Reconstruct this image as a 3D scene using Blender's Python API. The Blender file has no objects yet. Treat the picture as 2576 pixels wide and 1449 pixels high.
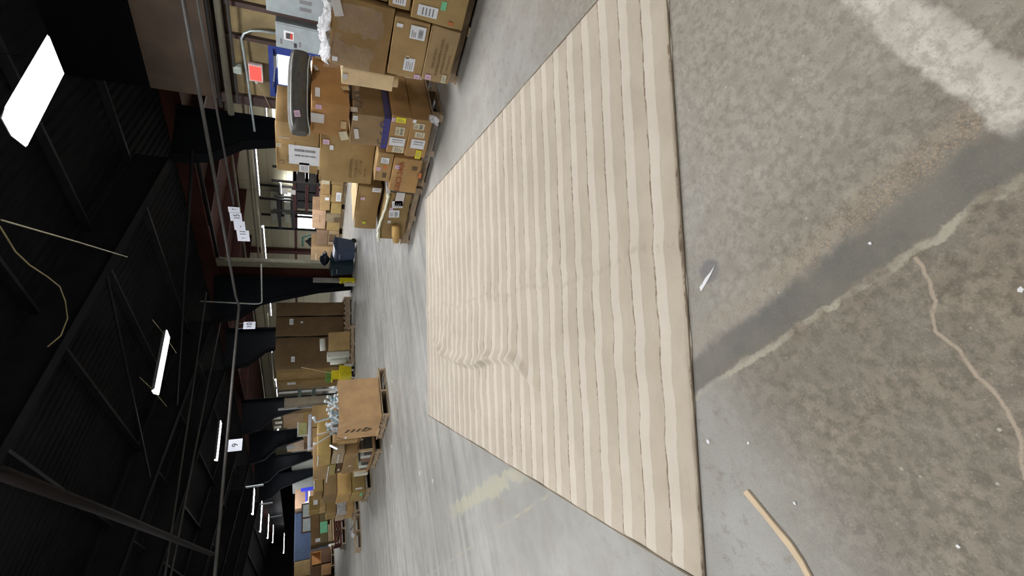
import bpy, bmesh, math, random
from mathutils import Vector, Matrix
random.seed(7)
SC = bpy.context.scene
COL = SC.collection
PI = math.pi

# ------------------------------------------------------------------ camera, world, exposure
def lin(c):
    return tuple(((v/255)/12.92 if v/255 <= .04045 else ((v/255+.055)/1.055)**2.4) for v in c)
FPX = 1180.0
TH = math.atan(522/FPX); ROLL = .012; AZ = math.radians(36.2)
hd = Vector((math.sin(AZ), math.cos(AZ), 0)); Rt = Vector((math.cos(AZ), -math.sin(AZ), 0)); Z = Vector((0, 0, 1))
Fw = hd*math.cos(TH) - Z*math.sin(TH); Up = hd*math.sin(TH) + Z*math.cos(TH)
Ri = Rt*math.cos(ROLL) + Up*math.sin(ROLL); Ui = -Rt*math.sin(ROLL) + Up*math.cos(ROLL)
cam_d = bpy.data.cameras.new('camera'); cam = bpy.data.objects.new('camera', cam_d); COL.objects.link(cam)
cam_d.sensor_fit = 'HORIZONTAL'; cam_d.sensor_width = 36; cam_d.lens = 36*FPX/2576
cam_d.clip_start = .05; cam_d.clip_end = 300
X_, Y_, Z_ = -Ui, Ri, -Fw          # the phone was held upright, the picture is stored on its side
cam.matrix_world = Matrix(((X_.x, Y_.x, Z_.x, 0), (X_.y, Y_.y, Z_.y, 0), (X_.z, Y_.z, Z_.z, 1.55), (0, 0, 0, 1)))
SC.camera = cam
SC.view_settings.view_transform = 'Standard'; SC.view_settings.look = 'None'
SC.view_settings.gamma = 1; SC.view_settings.use_curve_mapping = False
SC.view_settings.exposure = 0.8
W = bpy.data.worlds.new('world'); SC.world = W; W.use_nodes = True
W.node_tree.nodes['Background'].inputs[0].default_value = (.75, .85, 1, 1)
W.node_tree.nodes['Background'].inputs[1].default_value = .02
SC.cycles.adaptive_threshold = .025; SC.cycles.max_bounces = 5; SC.cycles.diffuse_bounces = 3; SC.cycles.transparent_max_bounces = 8
SC.cycles.sample_clamp_indirect = 6
LAMP = 62.0       # radiance of a lit fixture in the hall
BAYLAMP = 75.0
DAY = 5.0

# ------------------------------------------------------------------ materials
class NT:
    def __init__(s, name):
        s.m = bpy.data.materials.new(name); s.m.use_nodes = True; s.t = s.m.node_tree
        s.b = s.t.nodes['Principled BSDF']; s.tc = s.t.nodes.new('ShaderNodeTexCoord')
    def n(s, kind, **kw):
        nd = s.t.nodes.new(kind)
        for k, v in kw.items(): setattr(nd, k, v)
        return nd
    def l(s, a, b): s.t.links.new(a, b)
    def put(s, inp, v):
        if hasattr(v, 'is_linked') or isinstance(v, bpy.types.NodeSocket): s.l(v, inp)
        elif isinstance(v, (tuple, list)) and len(inp.default_value) == 4 and len(v) == 3: inp.default_value = (*v, 1)
        else: inp.default_value = v
    def math(s, op, a, b=0.0, c=None, clamp=False):
        nd = s.n('ShaderNodeMath', operation=op, use_clamp=clamp)
        s.put(nd.inputs[0], a); s.put(nd.inputs[1], b)
        if c is not None: s.put(nd.inputs[2], c)
        return nd.outputs[0]
    def vmath(s, op, a, b=(0, 0, 0)):
        nd = s.n('ShaderNodeVectorMath', operation=op); s.put(nd.inputs[0], a); s.put(nd.inputs[1], b)
        return nd
    def mix(s, f, a, b, mode='MIX'):
        nd = s.n('ShaderNodeMix', data_type='RGBA', blend_type=mode)
        s.put(nd.inputs['Factor'], f); s.put(nd.inputs['A'], a); s.put(nd.inputs['B'], b)
        return nd.outputs['Result']
    def noise(s, vec, scale, detail=4, rough=.55, dist=0):
        nd = s.n('ShaderNodeTexNoise'); s.l(vec, nd.inputs['Vector'])
        nd.inputs['Scale'].default_value = scale; nd.inputs['Detail'].default_value = detail
        nd.inputs['Roughness'].default_value = rough; nd.inputs['Distortion'].default_value = dist
        return nd.outputs['Fac']
    def smooth(s, v, a, b, lo=0.0, hi=1.0):
        nd = s.n('ShaderNodeMapRange', interpolation_type='SMOOTHSTEP'); s.put(nd.inputs['Value'], v)
        nd.inputs['From Min'].default_value = a; nd.inputs['From Max'].default_value = b
        nd.inputs['To Min'].default_value = lo; nd.inputs['To Max'].default_value = hi
        return nd.outputs['Result']
    def mapping(s, vec, scale=(1, 1, 1), loc=(0, 0, 0), rot=(0, 0, 0)):
        nd = s.n('ShaderNodeMapping'); s.l(vec, nd.inputs['Vector'])
        nd.inputs['Scale'].default_value = scale; nd.inputs['Location'].default_value = loc; nd.inputs['Rotation'].default_value = rot
        return nd.outputs['Vector']
    def bump(s, h, strength=.3, dist=.01):
        nd = s.n('ShaderNodeBump'); nd.inputs['Strength'].default_value = strength; nd.inputs['Distance'].default_value = dist
        s.l(h, nd.inputs['Height']); s.l(nd.outputs['Normal'], s.b.inputs['Normal'])

CACHE = {}
def M(rgb, rough=.6, metal=0, var=.12, scale=8, bump=0, name=None, stretch=(1, 1, 1), spec=.5):
    key = (rgb, rough, metal, var, scale, bump, stretch, spec)
    if key in CACHE: return CACHE[key]
    k = NT(name or 'surface'); c = lin(rgb)
    v = k.mapping(k.tc.outputs['Object'], stretch)
    f = k.noise(v, scale, 5)
    dark = tuple(x*(1-var) for x in c); lite = tuple(min(1, x*(1+var)) for x in c)
    k.put(k.b.inputs['Base Color'], k.mix(k.smooth(f, .3, .7), dark, lite))
    k.b.inputs['Roughness'].default_value = rough; k.b.inputs['Metallic'].default_value = metal
    k.b.inputs['Specular IOR Level'].default_value = spec
    if bump: k.bump(k.noise(v, scale*6, 4), bump, .004)
    CACHE[key] = k.m
    return k.m
def EM(rgb, strength, name='lit'):
    key = ('em', rgb, strength)
    if key in CACHE: return CACHE[key]
    k = NT(name)
    k.b.inputs['Base Color'].default_value = (*lin(rgb), 1)
    k.b.inputs['Emission Color'].default_value = (*lin(rgb), 1); k.b.inputs['Emission Strength'].default_value = strength
    CACHE[key] = k.m
    return k.m
def CARD(rgb):
    """corrugated board: fine horizontal flutes, scuffs, slightly worn"""
    key = ('card', rgb)
    if key in CACHE: return CACHE[key]
    k = NT('cardboard'); g_ = sum(rgb)/3; c = lin(tuple(min(255, v*1.09+(g_-v)*.06) for v in rgb)); o = k.tc.outputs['Object']
    f = k.noise(o, 3.2, 5, .6)
    g = k.noise(k.mapping(o, (2, 2, 60)), 5, 2)
    c1 = k.mix(k.smooth(f, .32, .68), tuple(x*.86 for x in c), tuple(min(1, x*1.1) for x in c))
    c2 = k.mix(k.math('MULTIPLY', g, .18), c1, tuple(x*.7 for x in c))
    sc = k.smooth(k.noise(k.mapping(o, (9, 9, 3)), 2.5, 6, .7), .66, .74)
    k.put(k.b.inputs['Base Color'], k.mix(k.math('MULTIPLY', sc, .3), c2, tuple(min(1, x*1.5) for x in c)))
    k.b.inputs['Roughness'].default_value = .75; k.b.inputs['Specular IOR Level'].default_value = .25
    k.bump(k.noise(o, 14, 4), .25, .006)
    CACHE[key] = k.m
    return k.m
def FILM(alpha=.35, rough=.12):
    key = ('film', alpha)
    if key in CACHE: return CACHE[key]
    k = NT('stretch_film'); k.b.inputs['Base Color'].default_value = (.85, .86, .85, 1)
    k.b.inputs['Roughness'].default_value = rough; k.b.inputs['Specular IOR Level'].default_value = .8
    n = k.noise(k.mapping(k.tc.outputs['Object'], (3, 3, 9)), 6, 5, .7, 1.5)
    k.put(k.b.inputs['Alpha'], k.smooth(n, .3, .75, alpha*.35, min(1, alpha*1.8)))
    k.bump(n, .8, .02)
    CACHE[key] = k.m
    return k.m
WOOD = M((168, 148, 120), .8, var=.25, scale=5, bump=.3, name='pallet_wood', stretch=(1, 1, 5))
WOODL = M((205, 180, 140), .75, var=.15, scale=6, bump=.2, name='pale_wood')
WHITE = M((225, 225, 222), .5, var=.05, name='white_paper')
INK = M((70, 68, 70), .8, var=.1, name='ink')
GREY = M((120, 118, 118), .8, var=.1, name='grey_ink')

# ------------------------------------------------------------------ mesh builders
class MB:
    def __init__(s): s.v = []; s.f = []
    def add(s, vs, fs):
        k = len(s.v); s.v += [tuple(v) for v in vs]; s.f += [tuple(i+k for i in f) for f in fs]; return s
    def box(s, x0, x1, y0, y1, z0, z1, mat=None):
        vs = [Vector((x, y, z)) for z in (z0, z1) for y in (y0, y1) for x in (x0, x1)]
        if mat is not None: vs = [mat @ v for v in vs]
        return s.add(vs, [(0, 2, 3, 1), (4, 5, 7, 6), (0, 1, 5, 4), (2, 6, 7, 3), (0, 4, 6, 2), (1, 3, 7, 5)])
    def tube(s, pts, r, n=8, caps=True):
        pts = [Vector(p) for p in pts]; rs = r if isinstance(r, (list, tuple)) else [r]*len(pts)
        vs = []; fs = []
        ref = None
        for i, p in enumerate(pts):
            t = (pts[min(i+1, len(pts)-1)]-pts[max(i-1, 0)]).normalized()
            if ref is None: ref = Vector((0, 0, 1)) if abs(t.z) < .9 else Vector((1, 0, 0))
            a = t.cross(ref).normalized(); b = a.cross(t).normalized(); ref = b
            for j in range(n):
                an = 2*PI*j/n; vs.append(p+(a*math.cos(an)+b*math.sin(an))*rs[i])
        for i in range(len(pts)-1):
            for j in range(n): fs.append((i*n+j, i*n+(j+1) % n, (i+1)*n+(j+1) % n, (i+1)*n+j))
        if caps: fs.append(tuple(range(n))[::-1]); fs.append(tuple((len(pts)-1)*n+j for j in range(n)))
        return s.add(vs, fs)
    def prism(s, poly, d0, d1, axis='y'):
        """poly: list of 2d points, extruded along the axis from d0 to d1"""
        def mk(p, d): return {'y': (p[0], d, p[1]), 'x': (d, p[0], p[1]), 'z': (p[0], p[1], d)}[axis]
        n = len(poly)
        return s.add([mk(p, d0) for p in poly]+[mk(p, d1) for p in poly],
                     [tuple(range(n))[::-1], tuple(range(n, 2*n))]+[(i, (i+1) % n, n+(i+1) % n, n+i) for i in range(n)])
    def build(s, name, mat, parent=None, loc=(0, 0, 0), bevel=0, smooth=False, rz=0):
        me = bpy.data.meshes.new(name); me.from_pydata(s.v, [], s.f)
        bm = bmesh.new(); bm.from_mesh(me)
        bmesh.ops.recalc_face_normals(bm, faces=bm.faces)
        if bevel: bmesh.ops.bevel(bm, geom=list(bm.edges), offset=bevel, segments=2, affect='EDGES', profile=.6)
        if smooth:
            for f in bm.faces: f.smooth = True
        bm.to_mesh(me); bm.free()
        me.materials.append(mat)
        o = bpy.data.objects.new(name, me); COL.objects.link(o); o.location = loc; o.rotation_euler.z = rz
        if parent: o.parent = parent
        return o
def tag(o, label, cat, group=None):
    o['label'] = label; o['category'] = cat
    if group: o['group'] = group
    return o
def struct(o): o['kind'] = 'structure'; return o
def empty(name, loc=(0, 0, 0), rz=0):
    o = bpy.data.objects.new(name, None); COL.objects.link(o); o.location = loc; o.rotation_euler.z = rz
    o.empty_display_size = .1
    return o
def copy_tree(o, parent=None):
    c = o.copy(); COL.objects.link(c)
    if parent: c.parent = parent
    for ch in [x for x in bpy.data.objects if x.parent == o]: copy_tree(ch, c)
    return c
def text_mesh(name, s, size, mat, parent, face, d, a, b, rot=0, ext=.0006):
    cu = bpy.data.curves.new(name, 'FONT'); cu.body = s; cu.size = size; cu.extrude = ext
    cu.align_x = 'CENTER'; cu.align_y = 'CENTER'; cu.materials.append(mat)
    tmp = bpy.data.objects.new('tmp', cu); me = bpy.data.meshes.new_from_object(tmp); bpy.data.objects.remove(tmp)
    if not me.materials: me.materials.append(mat)
    o = bpy.data.objects.new(name, me); COL.objects.link(o); o.parent = parent
    o.matrix_local = face_matrix(face, d, a, b, rot)
    return o
def face_matrix(face, d, a, b, rot=0):
    """local frame on a face: x to the viewer's right, y up, z out of the face; d distance of the face from the origin"""
    if face == 'W': R = Matrix(((0, 0, -1), (-1, 0, 0), (0, 1, 0))); t = Vector((-d, -a, b))
    elif face == 'S': R = Matrix(((1, 0, 0), (0, 0, -1), (0, 1, 0))); t = Vector((a, -d, b))
    else: R = Matrix.Identity(3); t = Vector((a, b, d))          # 'T' top
    m = R.to_4x4() @ Matrix.Rotation(rot, 4, 'Z'); m.translation = t
    return m

# ------------------------------------------------------------------ floor
def build_floor():
    k = NT('concrete'); P = k.tc.outputs['Object']
    sep = k.n('ShaderNodeSeparateXYZ'); k.l(P, sep.inputs[0]); x, y = sep.outputs[0], sep.outputs[1]
    n_big = k.noise(P, .6, 5, .6); n_mid = k.noise(P, 3.5, 6, .65); n_fine = k.noise(P, 26, 6, .7); n_grit = k.noise(P, 120, 5, .75)
    wob = k.math('MULTIPLY', k.math('SUBTRACT', k.noise(P, 7, 5, .6), .5), .075)
    wob2 = k.math('MULTIPLY', k.math('SUBTRACT', k.noise(P, 22, 4, .6), .5), .03)
    xw = k.math('ADD', x, k.math('ADD', wob, wob2)); yw = k.math('ADD', y, k.math('ADD', wob, wob2))
    base = k.mix(k.smooth(n_big, .3, .7), lin((146, 146, 139)), lin((174, 173, 164)))
    base = k.mix(k.smooth(n_mid, .3, .75, 0, .6), base, lin((150, 144, 132)))
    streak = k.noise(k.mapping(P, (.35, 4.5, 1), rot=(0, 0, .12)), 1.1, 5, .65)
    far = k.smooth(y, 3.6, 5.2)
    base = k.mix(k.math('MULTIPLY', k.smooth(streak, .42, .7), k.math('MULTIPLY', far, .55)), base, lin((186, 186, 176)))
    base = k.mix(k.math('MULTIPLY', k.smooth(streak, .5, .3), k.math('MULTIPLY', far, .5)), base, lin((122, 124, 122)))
    # grimy old slab left of the joint and around the camera
    grime = k.mix(k.smooth(n_fine, .33, .68), lin((102, 92, 76)), lin((150, 140, 121)))
    grime = k.mix(k.smooth(n_mid, .35, .7, 0, .55), grime, lin((122, 117, 106)))
    g1 = k.math('MULTIPLY', k.smooth(xw, .62, .55), k.smooth(yw, 1.75, 1.0))
    g1 = k.math('MULTIPLY', g1, k.smooth(k.math('ADD', yw, k.math('MULTIPLY', xw, -.35)), 1.55, .95, .25, 1))
    rough_right = k.mix(k.smooth(n_fine, .3, .7), lin((128, 119, 104)), lin((178, 170, 153)))
    g2 = k.math('MULTIPLY', k.smooth(yw, 1.9, .6), k.smooth(xw, .55, .68))
    base = k.mix(k.math('MULTIPLY', g2, .8), base, rough_right)
    dk = k.math('MULTIPLY', k.smooth(xw, 1.15, .7), k.smooth(yw, 1.6, .5))
    base = k.mix(k.math('MULTIPLY', dk, k.smooth(n_mid, .3, .6, .3, .9)), base, grime)
    base = k.mix(g1, base, grime)
    # aggregate showing along the edge of the joint
    agg = k.math('MULTIPLY', k.smooth(k.math('ABSOLUTE', k.math('SUBTRACT', xw, .72)), .075, .01), k.smooth(n_grit, .48, .62))
    agg = k.math('MULTIPLY', agg, k.smooth(y, 2.0, 1.2))
    base = k.mix(k.math('MULTIPLY', agg, .8), base, lin((176, 152, 124)))
    # smooth dark repair band in the joint (runs along y)
    xb = k.math('ADD', xw, k.math('MULTIPLY', k.math('SUBTRACT', k.noise(P, 4.5, 5, .65), .5), .12))
    band = k.math('MULTIPLY', k.smooth(xw, .535, .56), k.smooth(xb, .70, .645))
    bcol = k.mix(k.smooth(n_mid, .3, .7), lin((98, 96, 88)), lin((122, 118, 106)))
    base = k.mix(k.math('MULTIPLY', band, k.smooth(y, 3.2, 1.8, 0, .9)), base, bcol)
    lip = k.smooth(k.math('ABSOLUTE', k.math('SUBTRACT', xw, .535)), .016, .006)
    base = k.mix(k.math('MULTIPLY', lip, k.smooth(n_mid, .42, .58, 0, .8)), base, lin((176, 170, 148)))
    ylc = k.math('SUBTRACT', xw, k.math('ADD', .50, k.math('MULTIPLY', y, .085)))
    yl = k.math('MULTIPLY', k.smooth(k.math('ABSOLUTE', k.math('ADD', ylc, k.math('MULTIPLY', k.math('SUBTRACT', n_mid, .5), .22))), .085, .05), k.math('MULTIPLY', k.smooth(yw, 3.2, 3.7), k.smooth(yw, 5.9, 5.2)))
    yl = k.math('MULTIPLY', yl, k.smooth(n_mid, .3, .5, .5, 1))
    base = k.mix(k.math('MULTIPLY', yl, .7), base, lin((186, 182, 156)))
    # bare pale strip across (runs along x)
    strip = k.math('MULTIPLY', k.math('MULTIPLY', k.smooth(yw, .098, .122), k.smooth(yw, .235, .212)), k.smooth(xw, .60, .66))
    scol = k.mix(k.smooth(n_fine, .38, .66), lin((172, 166, 150)), lin((214, 208, 192)))
    base = k.mix(strip, base, scol)
    # crack
    pts = [(.513, .538), (.472, .543), (.391, .57), (.371, .595), (.323, .619), (.257, .603), (.188, .611), (.131, .603), (.048, .62), (-.026, .664), (-.12, .70)]
    wp = k.n('ShaderNodeCombineXYZ'); k.l(k.math('ADD', x, k.math('MULTIPLY', wob2, .5)), wp.inputs[0]); k.l(k.math('ADD', y, k.math('MULTIPLY', wob2, .5)), wp.inputs[1])
    dmin = None
    for (ax, ay), (bx, by) in zip(pts, pts[1:]):
        L2 = (bx-ax)**2+(by-ay)**2
        pa = k.vmath('SUBTRACT', wp.outputs[0], (ax, ay, 0)).outputs['Vector']
        h = k.math('DIVIDE', k.vmath('DOT_PRODUCT', pa, (bx-ax, by-ay, 0)).outputs['Value'], L2, clamp=True)
        sc = k.n('ShaderNodeVectorMath', operation='SCALE'); sc.inputs[0].default_value = (bx-ax, by-ay, 0); k.l(h, sc.inputs['Scale'])
        d = k.vmath('LENGTH', k.vmath('SUBTRACT', pa, sc.outputs['Vector']).outputs['Vector']).outputs['Value']
        dmin = d if dmin is None else k.math('MINIMUM', dmin, d)
    crack = k.smooth(dmin, .0075, .002)
    base = k.mix(k.math('MULTIPLY', crack, .85), base, lin((176, 160, 138)))
    # oily spot, thin painted lines, white flecks
    sp = k.vmath('LENGTH', k.vmath('SUBTRACT', P, (.93, 1.135, 0)).outputs['Vector']).outputs['Value']
    base = k.mix(k.smooth(k.math('ADD', sp, wob2), .062, .04, 0, .6), base, lin((104, 104, 108)))
    ln = k.smooth(k.math('ABSOLUTE', k.math('SUBTRACT', yw, 5.86)), .022, .008)
    base = k.mix(k.math('MULTIPLY', ln, .35), base, lin((196, 194, 184)))
    ln2 = k.smooth(k.math('ABSOLUTE', k.math('SUBTRACT', yw, 8.95)), .16, .06)
    base = k.mix(k.math('MULTIPLY', ln2, k.smooth(n_big, .35, .6, .1, .5)), base, lin((190, 192, 186)))
    vor = k.n('ShaderNodeTexVoronoi', feature='F1'); vor.inputs['Scale'].default_value = 17; k.l(P, vor.inputs['Vector'])
    fleck = k.math('MULTIPLY', k.smooth(vor.outputs['Distance'], .10, .05), k.smooth(k.noise(P, 9, 2), .54, .6))
    near = k.smooth(y, 1.3, .7)
    base = k.mix(k.math('MULTIPLY', fleck, k.math('MULTIPLY', near, .75)), base, lin((196, 190, 172)))
    pit = k.smooth(k.noise(P, 48, 3, .6), .68, .75)
    base = k.mix(k.math('MULTIPLY', pit, k.math('MULTIPLY', near, .4)), base, lin((74, 70, 62)))
    gr = k.math('MULTIPLY', k.smooth(y, 3.2, 1.8), k.math('SUBTRACT', 1.0, k.math('MULTIPLY', band, .5)))
    mott = k.noise(P, 13, 6, .75)
    base = k.mix(k.math('MULTIPLY', gr, k.smooth(mott, .52, .68, 0, .45)), base, lin((108, 96, 80)))
    base = k.mix(k.math('MULTIPLY', gr, k.smooth(mott, .45, .30, 0, .2)), base, lin((172, 162, 146)))
    spk = k.noise(P, 150, 3, .8)
    base = k.mix(k.math('MULTIPLY', gr, k.smooth(spk, .56, .72, 0, .5)), base, lin((70, 64, 56)))
    base = k.mix(k.math('MULTIPLY', gr, k.smooth(spk, .42, .30, 0, .45)), base, lin((196, 188, 172)))
    k.put(k.b.inputs['Base Color'], base)
    k.put(k.b.inputs['Roughness'], k.smooth(n_mid, .3, .7, .42, .62))
    k.b.inputs['Specular IOR Level'].default_value = .35
    h = k.math('ADD', k.math('MULTIPLY', n_fine, .5), k.math('MULTIPLY', n_grit, .25))
    h = k.math('SUBTRACT', h, k.math('MULTIPLY', crack, .5))
    nb = k.n('ShaderNodeBump'); nb.inputs['Distance'].default_value = .006
    k.put(nb.inputs['Strength'], k.smooth(y, 3.2, 1.6, .08, .6)); k.l(h, nb.inputs['Height']); k.l(nb.outputs['Normal'], k.b.inputs['Normal'])
    struct(MB().box(-12, 24, -8, 75, -.2, 0).build('floor', k.m))
build_floor()

# ------------------------------------------------------------------ shell
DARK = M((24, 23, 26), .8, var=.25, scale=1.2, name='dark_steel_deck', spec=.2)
RUST = M((62, 32, 24), .75, var=.35, scale=1.1, bump=.2, name='red_oxide', spec=.2)
def roof_z(x): return 4.12+.17*(10.62-x)
def plane(name, pts, mat, thick=.06):
    a, b, c, d = [Vector(p) for p in pts]; n = (b-a).cross(d-a).normalized()*thick
    struct(MB().add([a, b, c, d, a+n, b+n, c+n, d+n], [(0, 1, 2, 3), (4, 7, 6, 5), (0, 4, 5, 1), (1, 5, 6, 2), (2, 6, 7, 3), (3, 7, 4, 0)]).build(name, mat))
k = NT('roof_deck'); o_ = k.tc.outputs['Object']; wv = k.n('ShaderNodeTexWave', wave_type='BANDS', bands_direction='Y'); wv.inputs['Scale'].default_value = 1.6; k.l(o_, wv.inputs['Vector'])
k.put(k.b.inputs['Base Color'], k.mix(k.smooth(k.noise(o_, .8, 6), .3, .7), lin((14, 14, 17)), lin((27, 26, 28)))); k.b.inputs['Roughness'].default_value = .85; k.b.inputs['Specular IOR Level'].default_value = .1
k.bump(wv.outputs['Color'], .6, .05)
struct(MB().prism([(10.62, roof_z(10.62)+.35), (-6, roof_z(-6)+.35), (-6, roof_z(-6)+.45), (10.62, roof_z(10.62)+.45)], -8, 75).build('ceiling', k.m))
struct(MB().box(10.7, 19.2, 5.0, 75, 4.45, 4.55).build('ceiling_bay', RUST))
k = NT('block_wall'); br = k.n('ShaderNodeTexBrick'); mp = k.mapping(k.tc.outputs['Object'], rot=(PI/2, 0, PI/2)); k.l(mp, br.inputs['Vector'])
br.inputs['Scale'].default_value = 1; br.inputs['Brick Width'].default_value = .8; br.inputs['Row Height'].default_value = .4; br.inputs['Mortar Size'].default_value = .008
br.inputs['Color1'].default_value = (*lin((176, 172, 146)), 1); br.inputs['Color2'].default_value = (*lin((190, 186, 160)), 1); br.inputs['Mortar'].default_value = (*lin((128, 124, 104)), 1)
k.l(br.outputs['Color'], k.b.inputs['Base Color']); k.b.inputs['Roughness'].default_value = .8
BLOCK = k.m
# outer wall of the side bay with two window openings
WX = 19.0
wins = [(16.56, 17.17, 1.01, 1.94), (19.61, 20.78, 1.07, 1.92)]
wb = MB()
ys = [5.0, wins[0][0], wins[0][1], wins[1][0], wins[1][1], 75]
for i in range(0, 5, 2): wb.box(WX, WX+.2, ys[i], ys[i+1], 0, 4.5)
for (a, b, c, d) in wins: wb.box(WX, WX+.2, a, b, 0, c); wb.box(WX, WX+.2, a, b, d, 4.5)
struct(wb.build('wall_bay', BLOCK))
for i, (a, b, c, d) in enumerate(wins):
    w = MB(); t = .05
    w.box(WX-.03, WX+.1, a-t, b+t, d, d+t); w.box(WX-.03, WX+.1, a-t, b+t, c-t, c); w.box(WX-.03, WX+.1, a-t, a, c, d); w.box(WX-.03, WX+.1, b, b+t, c, d)
    w.box(WX+.02, WX+.06, a, b, (c+d)/2-.01, (c+d)/2+.01)
    fr = struct(w.build('window_%d' % (i+1), M((70, 48, 40), .5, name='brown_frame')))
    MB().box(WX+.07, WX+.09, a, b, c, d).build('pane', EM((235, 245, 255), DAY, 'daylit_glass'), fr)
struct(MB().box(10.5, 19.2, 4.9, 5.0, 0, 4.5).build('wall_bay_end', M((150, 146, 122), .8, name='bay_end_wall')))
# near wall with the blue door
NX = 8.0
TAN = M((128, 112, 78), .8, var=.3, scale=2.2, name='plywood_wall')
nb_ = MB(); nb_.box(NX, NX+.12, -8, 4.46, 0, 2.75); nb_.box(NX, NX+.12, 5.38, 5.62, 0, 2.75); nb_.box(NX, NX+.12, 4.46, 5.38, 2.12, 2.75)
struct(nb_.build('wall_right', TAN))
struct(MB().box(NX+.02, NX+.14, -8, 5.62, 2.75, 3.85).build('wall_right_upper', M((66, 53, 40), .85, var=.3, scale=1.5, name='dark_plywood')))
struct(MB().box(NX+.02, NX+.14, -8, 5.62, 3.85, 4.95).build('wall_right_top', M((9, 9, 11), .9, name='unlit_wall_top', spec=.05)))  # near-black colour keeps this strip dark under the lamps, gloom painted in
struct(MB().box(NX+.14, 10.5, 5.5, 5.62, 0, 4.8).build('wall_return', M((120, 112, 90), .8, name='return_wall')))
BLUE = M((40, 58, 128), .45, var=.12, name='blue_paint')
door = empty('door_1', (NX, 4.92, 0)); struct(door)
d_ = MB(); d_.box(-.05, .14, -.46, -.40, 0, 2.12); d_.box(-.05, .14, .40, .46, 0, 2.12); d_.box(-.05, .14, -.40, .40, 2.05, 2.12); d_.build('door_frame', BLUE, door)
d_ = MB(); d_.box(0, .05, -.40, -.29, 0, 2.05); d_.box(0, .05, .24, .40, 0, 2.05); d_.box(0, .05, -.29, .24, 1.99, 2.05); d_.box(0, .05, -.29, .24, 0, 1.0)
dl = d_.build('door_leaf', BLUE, door)
MB().box(.015, .03, -.29, .24, 1.0, 1.99).build('glass', EM((240, 246, 255), DAY*1.5, 'door_daylight'), dl)
c_ = MB(); c_.box(-.08, 0, -.30, -.10, 2.0, 2.045); c_.tube([(-.06, -.12, 2.03), (-.22, .06, 2.05), (-.05, .28, 2.08)], .01, 6); c_.build('door_closer', M((150, 150, 150), .35, .8, name='closer_metal'), door)
MB().tube([(-.07, -.36, .95), (-.07, -.36, 1.15)], .012, 6).build('door_handle', M((150, 150, 150), .35, .8), door)
# timber and steel studs on that wall
POST = M((62, 46, 40), .8, var=.25, scale=3, name='dark_post')
for i, (y0, y1, z1) in enumerate([(4.40, 4.455, 2.75), (3.90, 3.97, 2.75), (5.44, 5.60, 2.9), (2.6, 2.7, 2.75)]):
    struct(MB().box(NX-.09, NX, y0, y1, 0, z1).build('trim_%d' % (i+1), POST))
struct(MB().box(NX-.06, NX, -8, 5.62, 2.66, 2.75).build('trim_5', POST))
# hall end, left and back walls
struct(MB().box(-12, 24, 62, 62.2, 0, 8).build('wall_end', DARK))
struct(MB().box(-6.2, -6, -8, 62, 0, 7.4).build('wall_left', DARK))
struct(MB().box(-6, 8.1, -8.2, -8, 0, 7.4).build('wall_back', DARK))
struct(MB().box(10.66, 10.76, 5.5, 75, 4.1, 4.75).build('wall_header', RUST))
struct(MB().box(10.66, 10.72, 24.6, 75, 3.05, 4.1).build('wall_header_far', DARK))
struct(MB().box(10.8, 10.88, 13.7, 14.9, 0, 4.1).build('wall_panel', RUST))
struct(MB().box(WX-.06, WX, 5, 40, 1.96, 2.08).build('trim_6', M((84, 40, 34), .6, name='red_girt')))

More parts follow.
